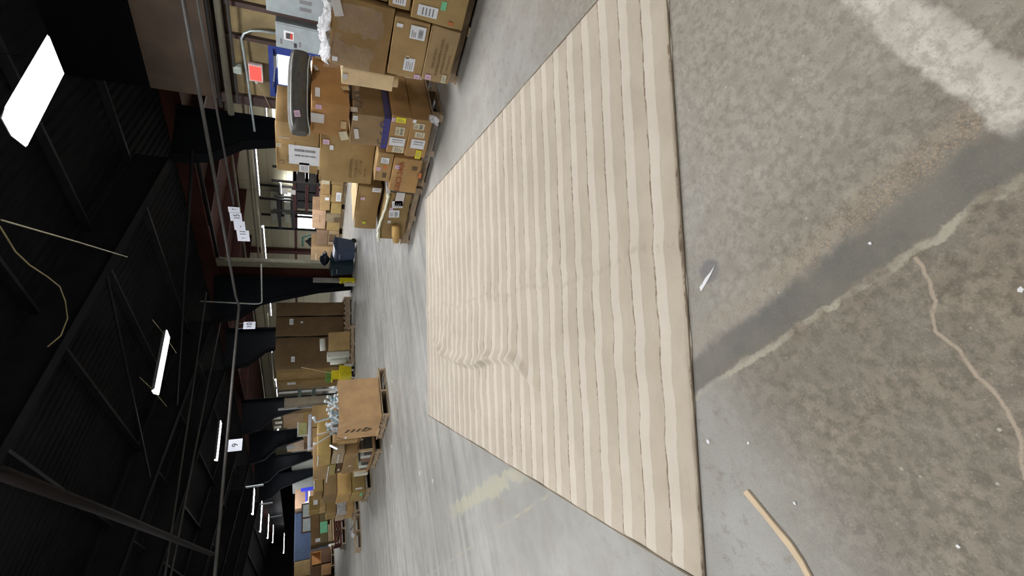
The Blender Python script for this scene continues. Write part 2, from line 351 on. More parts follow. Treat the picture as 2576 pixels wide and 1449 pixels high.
# ------------------------------------------------------------------ steel frame
STEEL = M((20, 25, 32), .6, var=.2, scale=2, spec=.25, name='blue_black_steel')
GSTEEL = M((30, 30, 32), .6, var=.25, scale=3, spec=.2, name='grey_steel')
col_lab = ['tapered dark steel column rising behind the stack with the big label',
           'tapered dark steel column between the grey bins and the tall cartons',
           'tapered dark steel column hidden low behind the second tall carton stack',
           'tapered dark steel column beyond the green rack, fourth down the hall',
           'tapered dark steel column with a small framed notice, fifth down the hall',
           'tapered dark steel column sixth down the hall behind the white foam strips',
           'tapered dark steel column farthest down the hall behind the blue goods']
for i, y in enumerate([7.9, 14.2, 17.4, 23.9, 28.3, 32.4, 36.3]):
    c = empty('steel_column', (10.5, y, 0)); tag(c, col_lab[i], 'column', 'tapered steel columns of the hall')
    zt = 3.62
    inner = [(-.17, 0), (-.32, 1.1), (-.62, 2.2), (-.82, 2.85), (-1.35, 3.4), (-1.5, roof_z(9.0)-.28)]
    MB().prism(inner+[(.12, roof_z(10.62)+.1), (.12, 0)], -.01, .01).build('web', STEEL, c)
    f = MB()
    for (a, b) in zip(inner[:-1], inner[1:]):
        n = Vector((-(b[1]-a[1]), b[0]-a[0])).normalized()*.02
        f.prism([a, b, (b[0]+n.x, b[1]+n.y), (a[0]+n.x, a[1]+n.y)], -.13, .13)
    f.build('inner_flange', M((11, 13, 17), .8, var=.1, name='unlit_flange', spec=.1), c)  # coloured darker than the web so lit flange edges stay in gloom
    MB().box(.11, .14, -.13, .13, 0, roof_z(10.62)+.1).build('outer_flange', STEEL, c)
    MB().box(-.28, .2, -.18, .18, 0, .03).build('base_plate', STEEL, c)
    r = empty('roof_rafter', (9.0, y, 0)); tag(r, 'dark sloping roof rafter on the ' + col_lab[i].split(' column ')[0] + ' column ' + col_lab[i].split(' column ')[1], 'rafter', 'roof rafters')
    r['label'] = 'dark sloping roof rafter, ' + ['first', 'second', 'third', 'fourth', 'fifth', 'sixth', 'seventh'][i] + ' across the hall counted from the camera'
    x0, x1 = 0.0, -14.9
    A, B = (x0, roof_z(9.0)), (x1, roof_z(-5.9))
    d = .30
    MB().prism([(A[0], A[1]-d), (B[0], B[1]-d), (B[0], B[1]+.3), (A[0], A[1]+.3)], -.01, .01).build('web', GSTEEL, r)
    MB().prism([(A[0], A[1]-d-.02), (B[0], B[1]-d-.02), (B[0], B[1]-d), (A[0], A[1]-d)], -.1, .1).build('lower_flange', M((17, 17, 19), .8, var=.2, name='unlit_steel', spec=.1), r)  # shade put into the colour: darker than the web against lamp light
def rod(name, pts, r, mat, label, cat, group=None, n=8, flat=False):
    o = MB().tube(pts, r, n).build(name, mat, smooth=True); tag(o, label, cat, group); return o
# purlins on the roof and the big diagonal brace on the left
for i, x in enumerate([8.6, 6.9, 5.2, 3.5, 1.8, .1, -1.6]):
    z = roof_z(x)+.18
    o = MB().box(x-.03, x+.03, -8, 60, z, z+.12).build('roof_purlin', GSTEEL); tag(o, 'dark roof purlin along the hall, %s from the right-hand wall' % ['first', 'second', 'third', 'fourth', 'fifth', 'sixth', 'seventh'][i], 'purlin', 'roof purlins')
rod('roof_brace', [(1.56, 4.41, 4.3-.8), (1.8, 6.72, 3.5), (2.55, 14.43, 3.5)], .05, M((26, 22, 20), .8, name='old_beam', spec=.1), 'heavy brown beam crossing the dark roof at lower left', 'beam')
rod('roof_brace', [(9.05, 7.7, 3.7), (6.2, 13.9, 4.6)], .03, GSTEEL, 'thin diagonal bracing rod leaving the nearest rafter', 'brace')
rod('roof_brace', [(6.0, 8.0, 4.6), (4.4, 13.9, 4.9)], .025, GSTEEL, 'thin diagonal bracing rod left of the second lamp', 'brace')

# pipes
PIPE = M((60, 58, 54), .6, .1, var=.2, scale=4, name='painted_pipe')
PIPED = M((50, 48, 44), .6, .1, var=.2, scale=4, name='dull_pipe')
rod('sprinkler_pipe', [(7.5, -7.5, 3.09), (7.5, 10.7, 3.07), (7.47, 10.85, 3.05), (7.33, 10.9, 3.0), (5.9, 10.9, 2.99), (1.57, 10.9, 2.95), (-3, 10.9, 2.92)], .03, PIPE, 'long grey pipe above the right-hand stacks, turning left across the hall under the number signs', 'pipe')
rod('sprinkler_pipe', [(7.5, -7.5, 3.02-.1), (7.5, 3.8, 2.91), (7.5, 7.6, 2.83)], .018, PIPE, 'slimmer grey pipe just below the long pipe at the right wall', 'pipe')
rod('wall_pipe', [(7.85, -7.5, 2.73), (7.85, 5.78, 2.73)], .05, M((112, 108, 92), .6, name='beige_pipe'), 'thick beige pipe along the top of the wall above the blue door', 'pipe')
rod('wall_pipe', [(7.8, -7.5, 2.60), (7.8, 5.5, 2.60)], .02, PIPE, 'thin pipe just under the thick beige wall pipe', 'pipe')
rod('wall_pipe', [(7.9, -7.5, 2.88), (7.9, 5.7, 2.88)], .03, PIPED, 'dull dark pipe just above the thick beige wall pipe', 'pipe')
rod('cross_pipe', [(8.8, 12.4, 4.02), (6.23, 12.4, 4.0), (-1, 12.4, 4.0)], .022, PIPED, 'thin dark pipe crossing the hall high beyond the second lamp', 'pipe')
rod('cross_pipe', [(9.5, 14.6, 3.95), (7.03, 14.03, 3.97), (3.16, 12.94, 3.95), (-1, 11.8, 3.93)], .026, PIPE, 'thin slanting pipe crossing the hall high beside the third lamp', 'pipe')
rod('electrical_conduit', [(9.2, 13.41, 4.34), (9.2, 13.56, 2.97), (9.2, 13.55, 2.84), (9.2, 13.50, 2.76), (9.2, 13.40, 2.74), (9.2, 11.58, 2.66)], .02, M((200, 202, 196), .45, name='pale_conduit'), 'pale conduit dropping beside the second column then running right', 'conduit')
cpts = [(7.88, 4.22, 1.98), (7.88, 4.24, 2.2), (7.88, 4.27, 2.34), (7.88, 4.33, 2.43), (7.88, 4.42, 2.47), (7.88, 4.6, 2.46), (7.88, 5.0, 2.44), (7.88, 5.5, 2.42), (7.88, 6.1, 2.40)]
rod('electrical_conduit', cpts, .018, M((170, 182, 182), .35, .5, name='galvanised'), 'galvanised conduit bending out of the near electrical cabinet above the blue door', 'conduit')
rod('hanging_rod', [(3.75, 4.2, 4.0), (4.62, 5.5, 4.0), (5.53, 6.88, 4.0)], .008, M((190, 184, 160), .5, name='pale_rod'), 'thin pale rod across the dark roof left of the nearest lamp', 'rod')
rod('loose_cable', [(3.6, 3.9, 4.1), (3.69, 4.22, 4.0), (3.64, 4.5, 3.98), (3.68, 4.75, 3.97), (3.8, 5.1, 3.97), (3.92, 5.43, 4.0), (3.90, 5.68, 4.02), (3.79, 5.87, 4.03), (3.58, 5.9, 4.05), (3.4, 5.83, 4.1)], .007, M((150, 136, 96), .6, name='cable_sheath'), 'loose curved cable sagging under the dark roof', 'cable')
rod('lintel', [(10.82, 8.6, 4.06), (10.82, 13.3, 4.04)], .05, GSTEEL, 'grey steel lintel over the opening into the side bay', 'beam')
j = MB().box(10.75, 10.9, 13.42, 13.70, .0, 4.1).build('door_jamb', M((150, 146, 124), .5, name='jamb_paint'), bevel=.008); tag(j, 'pale vertical jamb of the opening behind the grey bins', 'jamb')
g = MB().tube([(10.82, 13.25, 4.04), (10.82, 13.38, 4.0), (10.82, 13.47, 3.84)], .045, 8).build('corner_bracket', M((110, 110, 96), .5), j); g.parent = None; g.parent = j
# extra steel in the side bay seen through the opening
MAROON = M((66, 28, 24), .6, var=.3, scale=3, name='maroon_steel')
o = MB().box(18.75, 18.95, 22.36, 22.62, 0, 4.4).build('bay_column', MAROON); tag(o, 'maroon steel column on the block wall beyond the far window', 'column')
for y in (9.5, 12.2, 15.2, 18.2, 21.5, 25):
    o = MB().box(10.75, 19, y-.05, y+.05, 4.15, 4.44).build('bay_beam', MAROON); tag(o, 'maroon roof beam spanning the side bay', 'beam', 'roof beams of the side bay')
for x, lab in ((12.2, 'nearest'), (15.6, 'middle'), (17.4, 'farthest')):
    rod('bay_pipe', [(x, 6, 3.5), (x, 30, 3.5)], .035, M((120, 116, 96), .5), '%s long pipe hanging under the red roof of the side bay' % lab, 'pipe')
o = MB().box(14.0, 14.15, 7, 30, 3.15, 3.2).build('cable_tray', M((130, 124, 104), .5)); tag(o, 'pale tray running beside the tube lights of the side bay', 'tray')

# ------------------------------------------------------------------ lamps
def lamp(x, y, z, L, w, axis, label, power, tubes=2, rods=False, group='ceiling lamps of the hall'):
    c = empty('ceiling_lamp', (x, y, z), 0 if axis == 'x' else PI/2); tag(c, label, 'lamp', group)
    MB().prism([(-w/2, 0), (-w/2*.45, .07), (w/2*.45, .07), (w/2, 0), (w/2-.01, 0), (w/2*.43, .06), (-w/2*.43, .06), (-w/2+.01, 0)], -L/2, L/2, 'x').build('housing', M((205, 208, 206), .5, name='white_enamel'), c)
    MB().box(-L/2+.01, L/2-.01, -w/2+.012, w/2-.012, -.012, .0).build('diffuser', EM((250, 250, 255), power, 'lamp_glow'), c, bevel=.004)
    if rods:
        for sx in (-1, 1):
            MB().tube([(sx*(L/2-.03), -.55, .14), (sx*(L/2-.03), 0, .05), (sx*(L/2-.03), .75, -.02)], .007, 5).build('hanger_rod', M((140, 130, 96), .6), c)
    zt = roof_z(x)+.2 if axis == 'x' else 4.4
    for sx in (-.4, .4): MB().tube([(sx*L, 0, .06), (sx*L, 0, max(.1, zt-z))], .004, 4).build('suspension_wire', GSTEEL, c)
    return c
lamp(5.2, 3.85, 4.0, 1.25, .44, 'x', 'big bright lamp nearest overhead, at upper left of the photo', LAMP)
lamp(5.2, 9.6, 4.0, 1.24, .30, 'x', 'bright lamp with hanger rods, second down the hall', LAMP, rods=True)
lamp(6.1, 16.5, 3.92, 1.2, .26, 'x', 'bright lamp beside the sign reading 9', LAMP)
lamp(6.8, 27.1, 3.7, 1.15, .5, 'x', 'bright lamp fourth down the hall, first of the far cluster', LAMP)
lamp(7.3, 32.7, 3.7, 1.6, .6, 'x', 'bright lamp fifth down the hall, second of the far cluster', LAMP)
lamp(8.2, 40.0, 3.7, 1.5, .6, 'x', 'bright lamp sixth down the hall, third of the far cluster', LAMP)
lamp(9.0, 47.0, 3.7, 1.3, .5, 'x', 'small bright lamp farthest down the hall', LAMP)
lamp(9.0, 52.0, 3.0, 1.6, .6, 'x', 'low bright lamp above the dark blue container at the far end', LAMP)
for (x, y) in ((-.9, 3.85), (-.9, 9.6), (-.9, 16.5), (5.2, -2.4), (-.9, -2.4)):
    lamp(x, y, 4.3, 1.32, .42, 'x', 'ceiling lamp of the hall outside the picture', LAMP, group='lamps outside the picture')
bl = [(13.35, 11.9, 3.0, 2.1, 'long tube lamp right of the sign reading 11 to 15'), (13.65, 16.1, 3.0, 2.4, 'long tube lamp ending at the pale jamb of the opening'),
      (17.85, 12.75, 3.0, 1.1, 'upper of the two tube lamps seen left of the blue door'), (17.85, 12.5, 2.72, 1.9, 'lower of the two tube lamps seen left of the blue door'),
      (13.85, 20.7, 3.0, 1.3, 'tube lamp above the first tall carton next to the second column'), (12.8, 22.3, 3.0, 1.6, 'tube lamp above the middle of the tall cartons'),
      (13.4, 28.6, 3.0, 2.2, 'tube lamp above the green rack beyond the tall cartons'), (18.4, 17.3, 2.62, .7, 'short lamp above the notices on the dark rack'),
      (11.6, 30.9, 2.9, .5, 'small lamp between the fourth and fifth columns')]
for (x, y, z, L, lab) in bl: lamp(x, y, z, L, .15, 'y', lab, BAYLAMP, group='tube lamps of the side bay')

# ------------------------------------------------------------------ signs and fittings on the right
s = empty('exit_sign', (7.86, 4.93, 2.31)); tag(s, 'small glowing red exit sign in a pale housing beside the blue door', 'exit sign')
MB().box(-.03, .03, -.15, .15, -.10, .10).build('housing', M((190, 170, 165), .5), s, bevel=.008)
MB().box(-.034, -.03, -.12, .12, -.08, .08).build('lit_face', EM((240, 60, 52), 1.0, 'exit_glow'), s)
MB().tube([(0, .15, 0), (0, .19, 0)], .02, 8).build('cable_gland', M((190, 180, 176), .5), s)
rod('sign_cord', [(7.86, 5.13, 2.29), (7.87, 5.3, 2.22), (7.88, 5.58, 2.12)], .006, M((150, 130, 110), .6), 'thin cord running left from the exit sign', 'cord')
o = MB().box(7.78, 7.9, 4.84, 4.97, 2.50, 2.62).build('emergency_light', M((150, 160, 150), .5), bevel=.02); tag(o, 'small pale fitting on the pipes above the exit sign', 'fitting')
CAB = M((150, 158, 158), .45, var=.08, name='cabinet_grey')
c = empty('electrical_cabinet', (7.86, 4.16, 0)); tag(c, 'grey electrical cabinet with a red and black warning sticker beside the blue door', 'cabinet')
MB().box(-.12, .13, -.19, .20, 1.30, 1.99).build('case', CAB, c, bevel=.01)
MB().box(-.13, -.12, -.17, .18, 1.32, 1.97).build('door', CAB, c, bevel=.004)
st = MB().box(-.134, -.13, -.09, .05, 1.74, 1.88).build('warning_sticker', WHITE, c)
MB().box(-.136, -.134, -.06, .03, 1.79, 1.85).build('black_panel', INK, st); MB().box(-.136, -.134, -.06, .03, 1.755, 1.79).build('red_panel', M((190, 70, 56), .6), st)
MB().box(-.136, -.13, .08, .15, 1.70, 1.74).build('door_latch', M((60, 60, 60), .4), c)
for zz in (1.9, 1.64): MB().box(-.134, -.13, .05, .13, zz, zz+.03).build('nameplate', GREY, c)
c = empty('electrical_cabinet', (7.86, 3.55, 0)); tag(c, 'larger grey electrical cabinet at the top edge of the photo right of the post', 'cabinet')
MB().box(-.14, .13, -.5, .28, 1.1, 2.1).build('case', CAB, c, bevel=.01)
MB().box(-.15, -.14, -.47, .25, 1.13, 2.07).build('door', CAB, c, bevel=.004)
for yy in (.12, .02): MB().box(-.154, -.15, yy, yy+.05, 1.5, 1.66).build('nameplate', GREY, c)
c = empty('spray_bottle', (7.3, 4.2, 1.28)); 
o = MB().box(-.08, .08, -.12, .14, 0, .09).build('notice_card', WHITE, c); c.name = 'notice_box'
MB().box(-.082, -.08, -.02, .04, .01, .08).build('printed_patch', M((50, 60, 150), .6), c); MB().box(-.082, -.08, .06, .12, .02, .07).build('printed_band', M((170, 170, 60), .6), c)
tag(c, 'small white and blue carton standing near the blue door behind the right stack', 'carton')
o = MB().box(7.1, 7.7, 4.0, 4.35, 0, 1.28).build('white_shelf', M((196, 200, 198), .5)); tag(o, 'pale shelf edge between the blue door and the right stack', 'shelf')

# ------------------------------------------------------------------ rug
def build_rug():
    L, Wd, P = 4.78, 2.98, .1788
    org = Vector((4.85, 4.53, 0)); wdir = Vector((-.8639, .5037, 0)).normalized()
    k = NT('rug_pile'); o = k.tc.outputs['Object']; sep = k.n('ShaderNodeSeparateXYZ'); k.l(o, sep.inputs[0]); x, y = sep.outputs[0], sep.outputs[1]
    wob = k.math('MULTIPLY', k.math('SUBTRACT', k.noise(k.mapping(o, (1, .35, 1)), 3.2, 4, .6), .5), .045)
    wob = k.math('ADD', wob, k.math('MULTIPLY', k.math('SUBTRACT', k.noise(o, 14, 3), .5), .012))
    u = k.math('FRACT', k.math('DIVIDE', k.math('ADD', k.math('ADD', y, wob), .048), P))
    light = k.math('MULTIPLY', k.smooth(u, .015, .03), k.smooth(u, .44, .41))
    seam = k.math('MAXIMUM', k.smooth(u, .035, .015), k.smooth(u, .965, .985))
    n1 = k.noise(o, 2.2, 5, .6); n2 = k.noise(k.mapping(o, (1, 3, 1)), 9, 5, .65); n3 = k.noise(o, 160, 2)
    dcol = k.mix(k.smooth(n1, .35, .65), lin((183, 171, 150)), lin((196, 184, 163)))
    dcol = k.mix(k.smooth(n2, .55, .75, 0, .5), dcol, lin((174, 162, 144)))
    lcol = k.mix(k.smooth(n1, .3, .7), lin((203, 194, 175)), lin((214, 205, 187)))
    c = k.mix(light, dcol, lcol)  # stripe tones put the shading of the pile direction into colour
    c = k.mix(k.math('MULTIPLY', seam, k.smooth(k.noise(k.mapping(o, (3, 1, 1)), 6, 4, .7), .4, .58, .25, .95)), c, lin((128, 110, 88)))
    c = k.mix(k.math('MULTIPLY', n3, .12), c, lin((150, 132, 112)))
    spots = k.smooth(k.noise(o, 30, 2), .80, .84); c = k.mix(k.math('MULTIPLY', spots, .5), c, lin((130, 116, 98)))
    # faint darker tone along the crease line
    cr = k.smooth(k.math('ABSOLUTE', k.math('SUBTRACT', x, k.math('ADD', 1.56, k.math('MULTIPLY', k.math('SUBTRACT', k.noise(o, 1.1, 3), .5), .5)))), .03, .006)
    c = k.mix(k.math('MULTIPLY', cr, k.smooth(n2, .45, .6, 0, .35)), c, lin((158, 146, 126)))
    k.put(k.b.inputs['Base Color'], c); k.b.inputs['Roughness'].default_value = .95; k.b.inputs['Specular IOR Level'].default_value = .1
    k.b.inputs['Sheen Weight'].default_value = .25; k.b.inputs['Sheen Roughness'].default_value = .5
    k.bump(k.math('ADD', k.math('MULTIPLY', n3, .6), k.math('MULTIPLY', n2, .6)), .35, .006)
    NXc, NY = 190, 540
    fold = [(.5, 2.02), (1.02, 2.155), (1.61, 2.197), (1.98, 2.2), (2.41, 2.127), (2.93, 2.124), (3.23, 2.27)]
    random.seed(3)
    bumps = [(random.uniform(.2, 2.8), random.uniform(.3, 4.5), random.uniform(.05, .16), random.uniform(.25, .8), random.uniform(-.5, .5), random.uniform(.003, .009)) for _ in range(34)]
    def fx(yy):
        if yy <= fold[0][0]: return fold[0][1]-(fold[0][0]-yy)*.4
        for (a, b), (c_, d) in zip(fold, fold[1:]):
            if yy <= c_: t = (yy-a)/(c_-a); t = t*t*(3-2*t); return b+(d-b)*t
        return fold[-1][1]+(yy-fold[-1][0])*.5
    def hz(xx, yy):
        e = min(xx, Wd-xx, yy, L-yy)
        z = .015
        amp = .07*max(0, min(1, (yy-.25)/.5))*max(0, min(1, (3.45-yy)/.6))
        amp *= .75+.25*math.sin(yy*9)
        d = xx-fx(yy); s1 = .06 if d < 0 else .03
        z += amp*math.exp(-(d/s1)**2)+amp*.22*math.exp(-((d+.16)/.08)**2)
        for (bx, by, sx, sy, an, h) in bumps:
            dx, dy = xx-bx, yy-by; a = dx*math.cos(an)+dy*math.sin(an); b = -dx*math.sin(an)+dy*math.cos(an)
            q = (a/sx)**2+(b/sy)**2
            if q < 5: z += h*math.exp(-q)
        d2 = xx-1.55-.08*math.sin(yy*1.3); z += .006*math.exp(-(d2/.05)**2)
        u_ = ((yy+.048)/P) % 1
        z -= .003*math.exp(-(min(u_, 1-u_)/.03)**2)
        z += .0016 if .02 < u_ < .42 else 0
        if e < .02: z = .004+(z-.004)*math.sqrt(max(0, 1-(1-e/.02)**2))
        return z
    vs = []; fs = []
    for j in range(NY+1):
        yy = L*j/NY
        for i in range(NXc+1):
            xx = Wd*i/NXc
            edge = .006*math.sin(yy*5+1)+.004*math.sin(yy*17) if i in (0, NXc) else 0
            e2 = .005*math.sin(xx*4)+.003*math.sin(xx*23) if j in (0, NY) else 0
            vs.append((xx+edge, yy+e2, hz(xx, yy)))
    for j in range(NY):
        for i in range(NXc):
            a = j*(NXc+1)+i; fs.append((a, a+1, a+NXc+2, a+NXc+1))
    mb = MB(); mb.add(vs, fs)
    o = mb.build('rug', k.m, smooth=True)
    # local x runs across (wdir), local y runs towards the camera
    ld = Vector((-wdir.y, wdir.x, 0)); 
    m = Matrix(((wdir.x, ld.x, 0, org.x), (wdir.y, ld.y, 0, org.y), (0, 0, 1, 0), (0, 0, 0, 1)))
    o.matrix_world = m
    tag(o, 'large cream and beige striped rug spread on the concrete floor', 'rug')
    b = MB()
    ring = [(0, 0), (Wd, 0), (Wd, L), (0, L), (0, 0)]
    b.tube([(p[0], p[1], .006) for p in ring], .006, 6)
    bo = b.build('bound_edge', M((120, 106, 86), .9, name='backing_edge'), o, smooth=True)
build_rug()

# ------------------------------------------------------------------ cartons
def barcode(parent, w, h, style=0):
    """dark bars and grey lines printed on a label, in the label's own plane"""
    m = MB(); rnd = random.Random(int(w*9999)+style*7)
    if style == 0:
        x = -w*.36
        while x < w*.3:
            t = rnd.uniform(.003, .009); m.box(x, x+t, -h*.34, -h*.04, .0004, .0009); x += t+rnd.uniform(.003, .007)
        for i in range(3): m.box(-w*.38, w*rnd.uniform(0, .35), h*(.12+i*.11), h*(.12+i*.11)+h*.035, .0004, .0009)
    elif style == 1:
        for cx, ww in ((-.02, .09), (.25, .13)):
            y = -h*.36
            while y < h*.3:
                t = rnd.uniform(.003, .008); m.box(w*(cx-ww/2), w*(cx+ww/2), y, y+t, .0004, .0009); y += t+rnd.uniform(.002, .005)
    elif style == 2:
        for i in range(4): m.box(-w*.38, w*rnd.uniform(.1, .38), h*(-.3+i*.17), h*(-.3+i*.17)+h*.06, .0004, .0009)
    return m.build('printed_bars', INK if style != 2 else GREY, parent)
PAPER = {'white': (228, 230, 232), 'pink': (226, 190, 216), 'yellow': (232, 222, 40), 'cream': (206, 198, 168), 'orange': (196, 112, 60), 'lime': (190, 196, 60),
         'green': (120, 200, 150), 'dark': (96, 76, 52), 'tape': (196, 172, 130), 'clear': (206, 202, 196)}
def label_on(parent, face, d, a, b, w, h, colour='white', style=0, rot=0):
    name = 'tape_strip' if colour in ('tape', 'clear') else ('printed_mark' if colour == 'dark' else 'label_sticker')
    m = MB().box(-w/2, w/2, -h/2, h/2, 0, .0006)
    o = m.build(name, M(PAPER[colour], .3 if colour in ('tape', 'clear') else .55, var=.05, name='paper_'+colour), parent)
    o.matrix_local = face_matrix(face, d, a, b, rot)
    if name == 'label_sticker' and style is not None and min(w, h) > .045: barcode(o, w, h, style)
    return o
ALLC = []
def carton(x0, x1, y0, y1, z0, z1, label, rgb=(152, 124, 84), rz=0, stickers=(), texts=(), tape=True, jit=.006, cat='cardboard box', name='cardboard_box', tilt=0, seam=True):
    """a closed corrugated carton; root object is the board itself, tapes, seams and stickers are its parts"""
    dx, dy, dz = x1-x0, y1-y0, z1-z0; rnd = random.Random(hash((round(x0, 3), round(y0, 3), round(z0, 3))) & 0xffff)
    me = bpy.data.meshes.new(name); bm = bmesh.new(); bmesh.ops.create_cube(bm, size=1)
    bmesh.ops.scale(bm, vec=(dx, dy, dz), verts=bm.verts)
    bmesh.ops.bevel(bm, geom=list(bm.edges), offset=min(.008, dz*.1), segments=2, affect='EDGES', profile=.6)
    big = [e for e in bm.edges if e.calc_length() > .1]
    bmesh.ops.subdivide_edges(bm, edges=big, cuts=5, use_grid_fill=True)
    ph = [rnd.uniform(0, 6) for _ in range(6)]
    for v in bm.verts:
        p = v.co; edge = max(abs(p.x)/(dx/2), 0), abs(p.y)/(dy/2), abs(p.z)/(dz/2)
        bul = jit*(1-min(1, edge[1])**2)*(1-min(1, edge[2])**2)
        if edge[0] > .97: p.x += math.copysign(bul, p.x)
        bul = jit*(1-min(1, edge[0])**2)*(1-min(1, edge[2])**2)
        if edge[1] > .97: p.y += math.copysign(bul, p.y)
        p.x += jit*.8*math.sin(p.y*7+ph[0]+p.z*5); p.y += jit*.8*math.sin(p.x*6+ph[1]+p.z*6); p.z += jit*.5*math.sin(p.x*6+ph[2]+p.y*5)
        p.z += dz/2
    for f in bm.faces: f.smooth = True
    bm.to_mesh(me); bm.free(); me.materials.append(CARD(rgb))
    o = bpy.data.objects.new(name, me); COL.objects.link(o)
    o.location = ((x0+x1)/2, (y0+y1)/2, z0); o.rotation_euler = (0, 0, rz)
    tag(o, label, cat)
    e = jit*2.0+.0015
    if tape and dz > .1:
        tw = .05
        MB().box(-dx/2+.01, dx/2-.01, -tw/2, tw/2, dz+jit*.5, dz+jit*.5+.0008).build('tape_strip', M((184, 158, 116), .3, name='brown_tape'), o)
    if seam and dz > .15:   # lighter worn top edge of the front panel
        MB().box(-dx/2-.003, -dx/2+.012, -dy/2+.01, dy/2-.01, dz-.004, dz+.0035).build('worn_edge', CARD(tuple(min(255, int(v*1.28)) for v in rgb)), o)
    for sspec in stickers:
        face, fa, fb, w, h, colour = sspec[:6]; style = sspec[6] if len(sspec) > 6 else 0; rot = sspec[7] if len(sspec) > 7 else 0
        if face == 'W': label_on(o, 'W', dx/2+e, (fa-.5)*dy, fb*dz, w, h, colour, style, rot)
        elif face == 'S': label_on(o, 'S', dy/2+e, (fa-.5)*dx, fb*dz, w, h, colour, style, rot)
        else: label_on(o, 'T', dz+.004, (fa-.5)*dx, (fb-.5)*dy, w, h, colour, style, rot)
    for tspec in texts:
        face, fa, fb, s_, size, mat = tspec[:6]; rot = tspec[6] if len(tspec) > 6 else 0
        if face == 'W': text_mesh('printed_text', s_, size, mat, o, 'W', dx/2+e, (fa-.5)*dy, fb*dz, rot)
        else: text_mesh('printed_text', s_, size, mat, o, 'S', dy/2+e, (fa-.5)*dx, fb*dz, rot)
    ALLC.append(o)
    return o
# pallet prototype, 1.2 x 1.0, origin at the base centre, boards run along y
def make_pallet():
    p = empty('wooden_pallet')
    for i in range(7): MB().box(-.5, .5, -.6+i*.183, -.6+i*.183+.1, .12, .14).build('deck_board', WOOD, p, bevel=.003)
    for x in (-.48, 0, .44): MB().box(x, x+.04, -.6, .6, .022, .12).build('stringer', WOOD, p, bevel=.003)
    for y in (-.6, -.05, .5): MB().box(-.5, .5, y, y+.1, 0, .022).build('bottom_board', WOOD, p, bevel=.003)
    return p
PAL0 = make_pallet(); _used = [False]
def pallet(x, y, label, rz=0, sx=1, sy=1, z=0, sz=1):
    p = PAL0 if not _used[0] else copy_tree(PAL0)
    _used[0] = True
    p.location = (x, y, z); p.rotation_euler.z = rz; p.scale = (sx, sy, sz); tag(p, label, 'pallet', 'wooden pallets'); return p
BRN = M((110, 86, 54), .8, name='brown_print'); REDP = M((150, 70, 44), .8, name='red_print'); VIO = M((64, 60, 120), .7, name='violet_print'); DKG = M((84, 78, 70), .8, name='dark_print')

# --- stack A, nearest on the right
pallet(5.46, 2.20, 'wooden pallet under the nearest right-hand stack of boxes', sx=1.1)
carton(4.735, 5.485, 2.140, 2.708, 0.142, 0.433, 'lowest left box of the nearest stack, faint printed lines and a pink sticker', (160, 134, 96), jit=.01,
       stickers=[('W', .08, .8, .055, .06, 'pink', 2), ('W', .1, .22, .09, .05, 'cream', 2)],
       texts=[('W', .45, .72, 'TOP DETAILS', .035, BRN), ('W', .48, .55, 'SHIPPING INSTRUCTIONS', .034, BRN), ('W', .48, .38, 'HANDLE WITH CARE', .034, BRN), ('W', .42, .2, 'MADE IN U.S.', .03, BRN)])
carton(4.735, 5.535, 1.278, 2.117, 0.142, 0.650, 'bottom right box of the nearest stack with a long white label and green sticker', (158, 132, 86), jit=.008,
       stickers=[('W', .12, .72, .10, .19, 'white', 2), ('W', .22, .45, .08, .05, 'green', None), ('W', .05, .25, .03, .05, 'orange', None)])
carton(4.735, 5.485, 2.131, 2.718, 0.447, 0.788, 'middle box of the nearest stack, two white labels and a pink corner sticker', (160, 132, 88), jit=.007,
       stickers=[('W', .82, .33, .13, .15, 'white', 0), ('W', .25, .42, .14, .11, 'white', 2), ('W', .88, .86, .035, .06, 'white', 2), ('W', .05, .12, .05, .06, 'pink', 2), ('W', .38, .5, .035, .035, 'tape')])
carton(4.754, 5.534, 1.278, 2.064, 0.669, 0.859, 'box with a document pouch low on the right of the nearest stack', (156, 128, 84), stickers=[('W', .12, .55, .12, .12, 'white', 2)])
carton(4.782, 5.532, 1.231, 2.055, 0.873, 1.266, 'plain darker box at the upper right of the nearest stack', (146, 120, 74))
carton(4.726, 5.436, 2.074, 2.727, 0.807, 1.342, 'large dark dented box wrapped in film at the top of the nearest stack', (134, 106, 66), jit=.016,
       stickers=[('W', .12, .93, .045, .05, 'white', 2), ('W', .9, .95, .2, .08, 'clear', None, .3)],
       texts=[('W', .3, .84, '. . . .', .1, DKG)])
carton(4.782, 5.632, 2.770, 2.955, 0.707, 1.219, 'box painted pale for a lit top face, standing between the two right-hand stacks', (206, 182, 140),  # pale colour stands for light on a top or inner face
       stickers=[('S', .3, .55, .06, .05, 'white', None), ('W', .5, .95, .06, .05, 'clear', None)])
o = MB().tube([(4.86, 2.86, .65), (4.86, 2.87, .89)], .065, 14).build('cardboard_tube', CARD((208, 184, 144)), smooth=True); tag(o, 'short pale cardboard tube end beside the blue-taped box', 'tube')

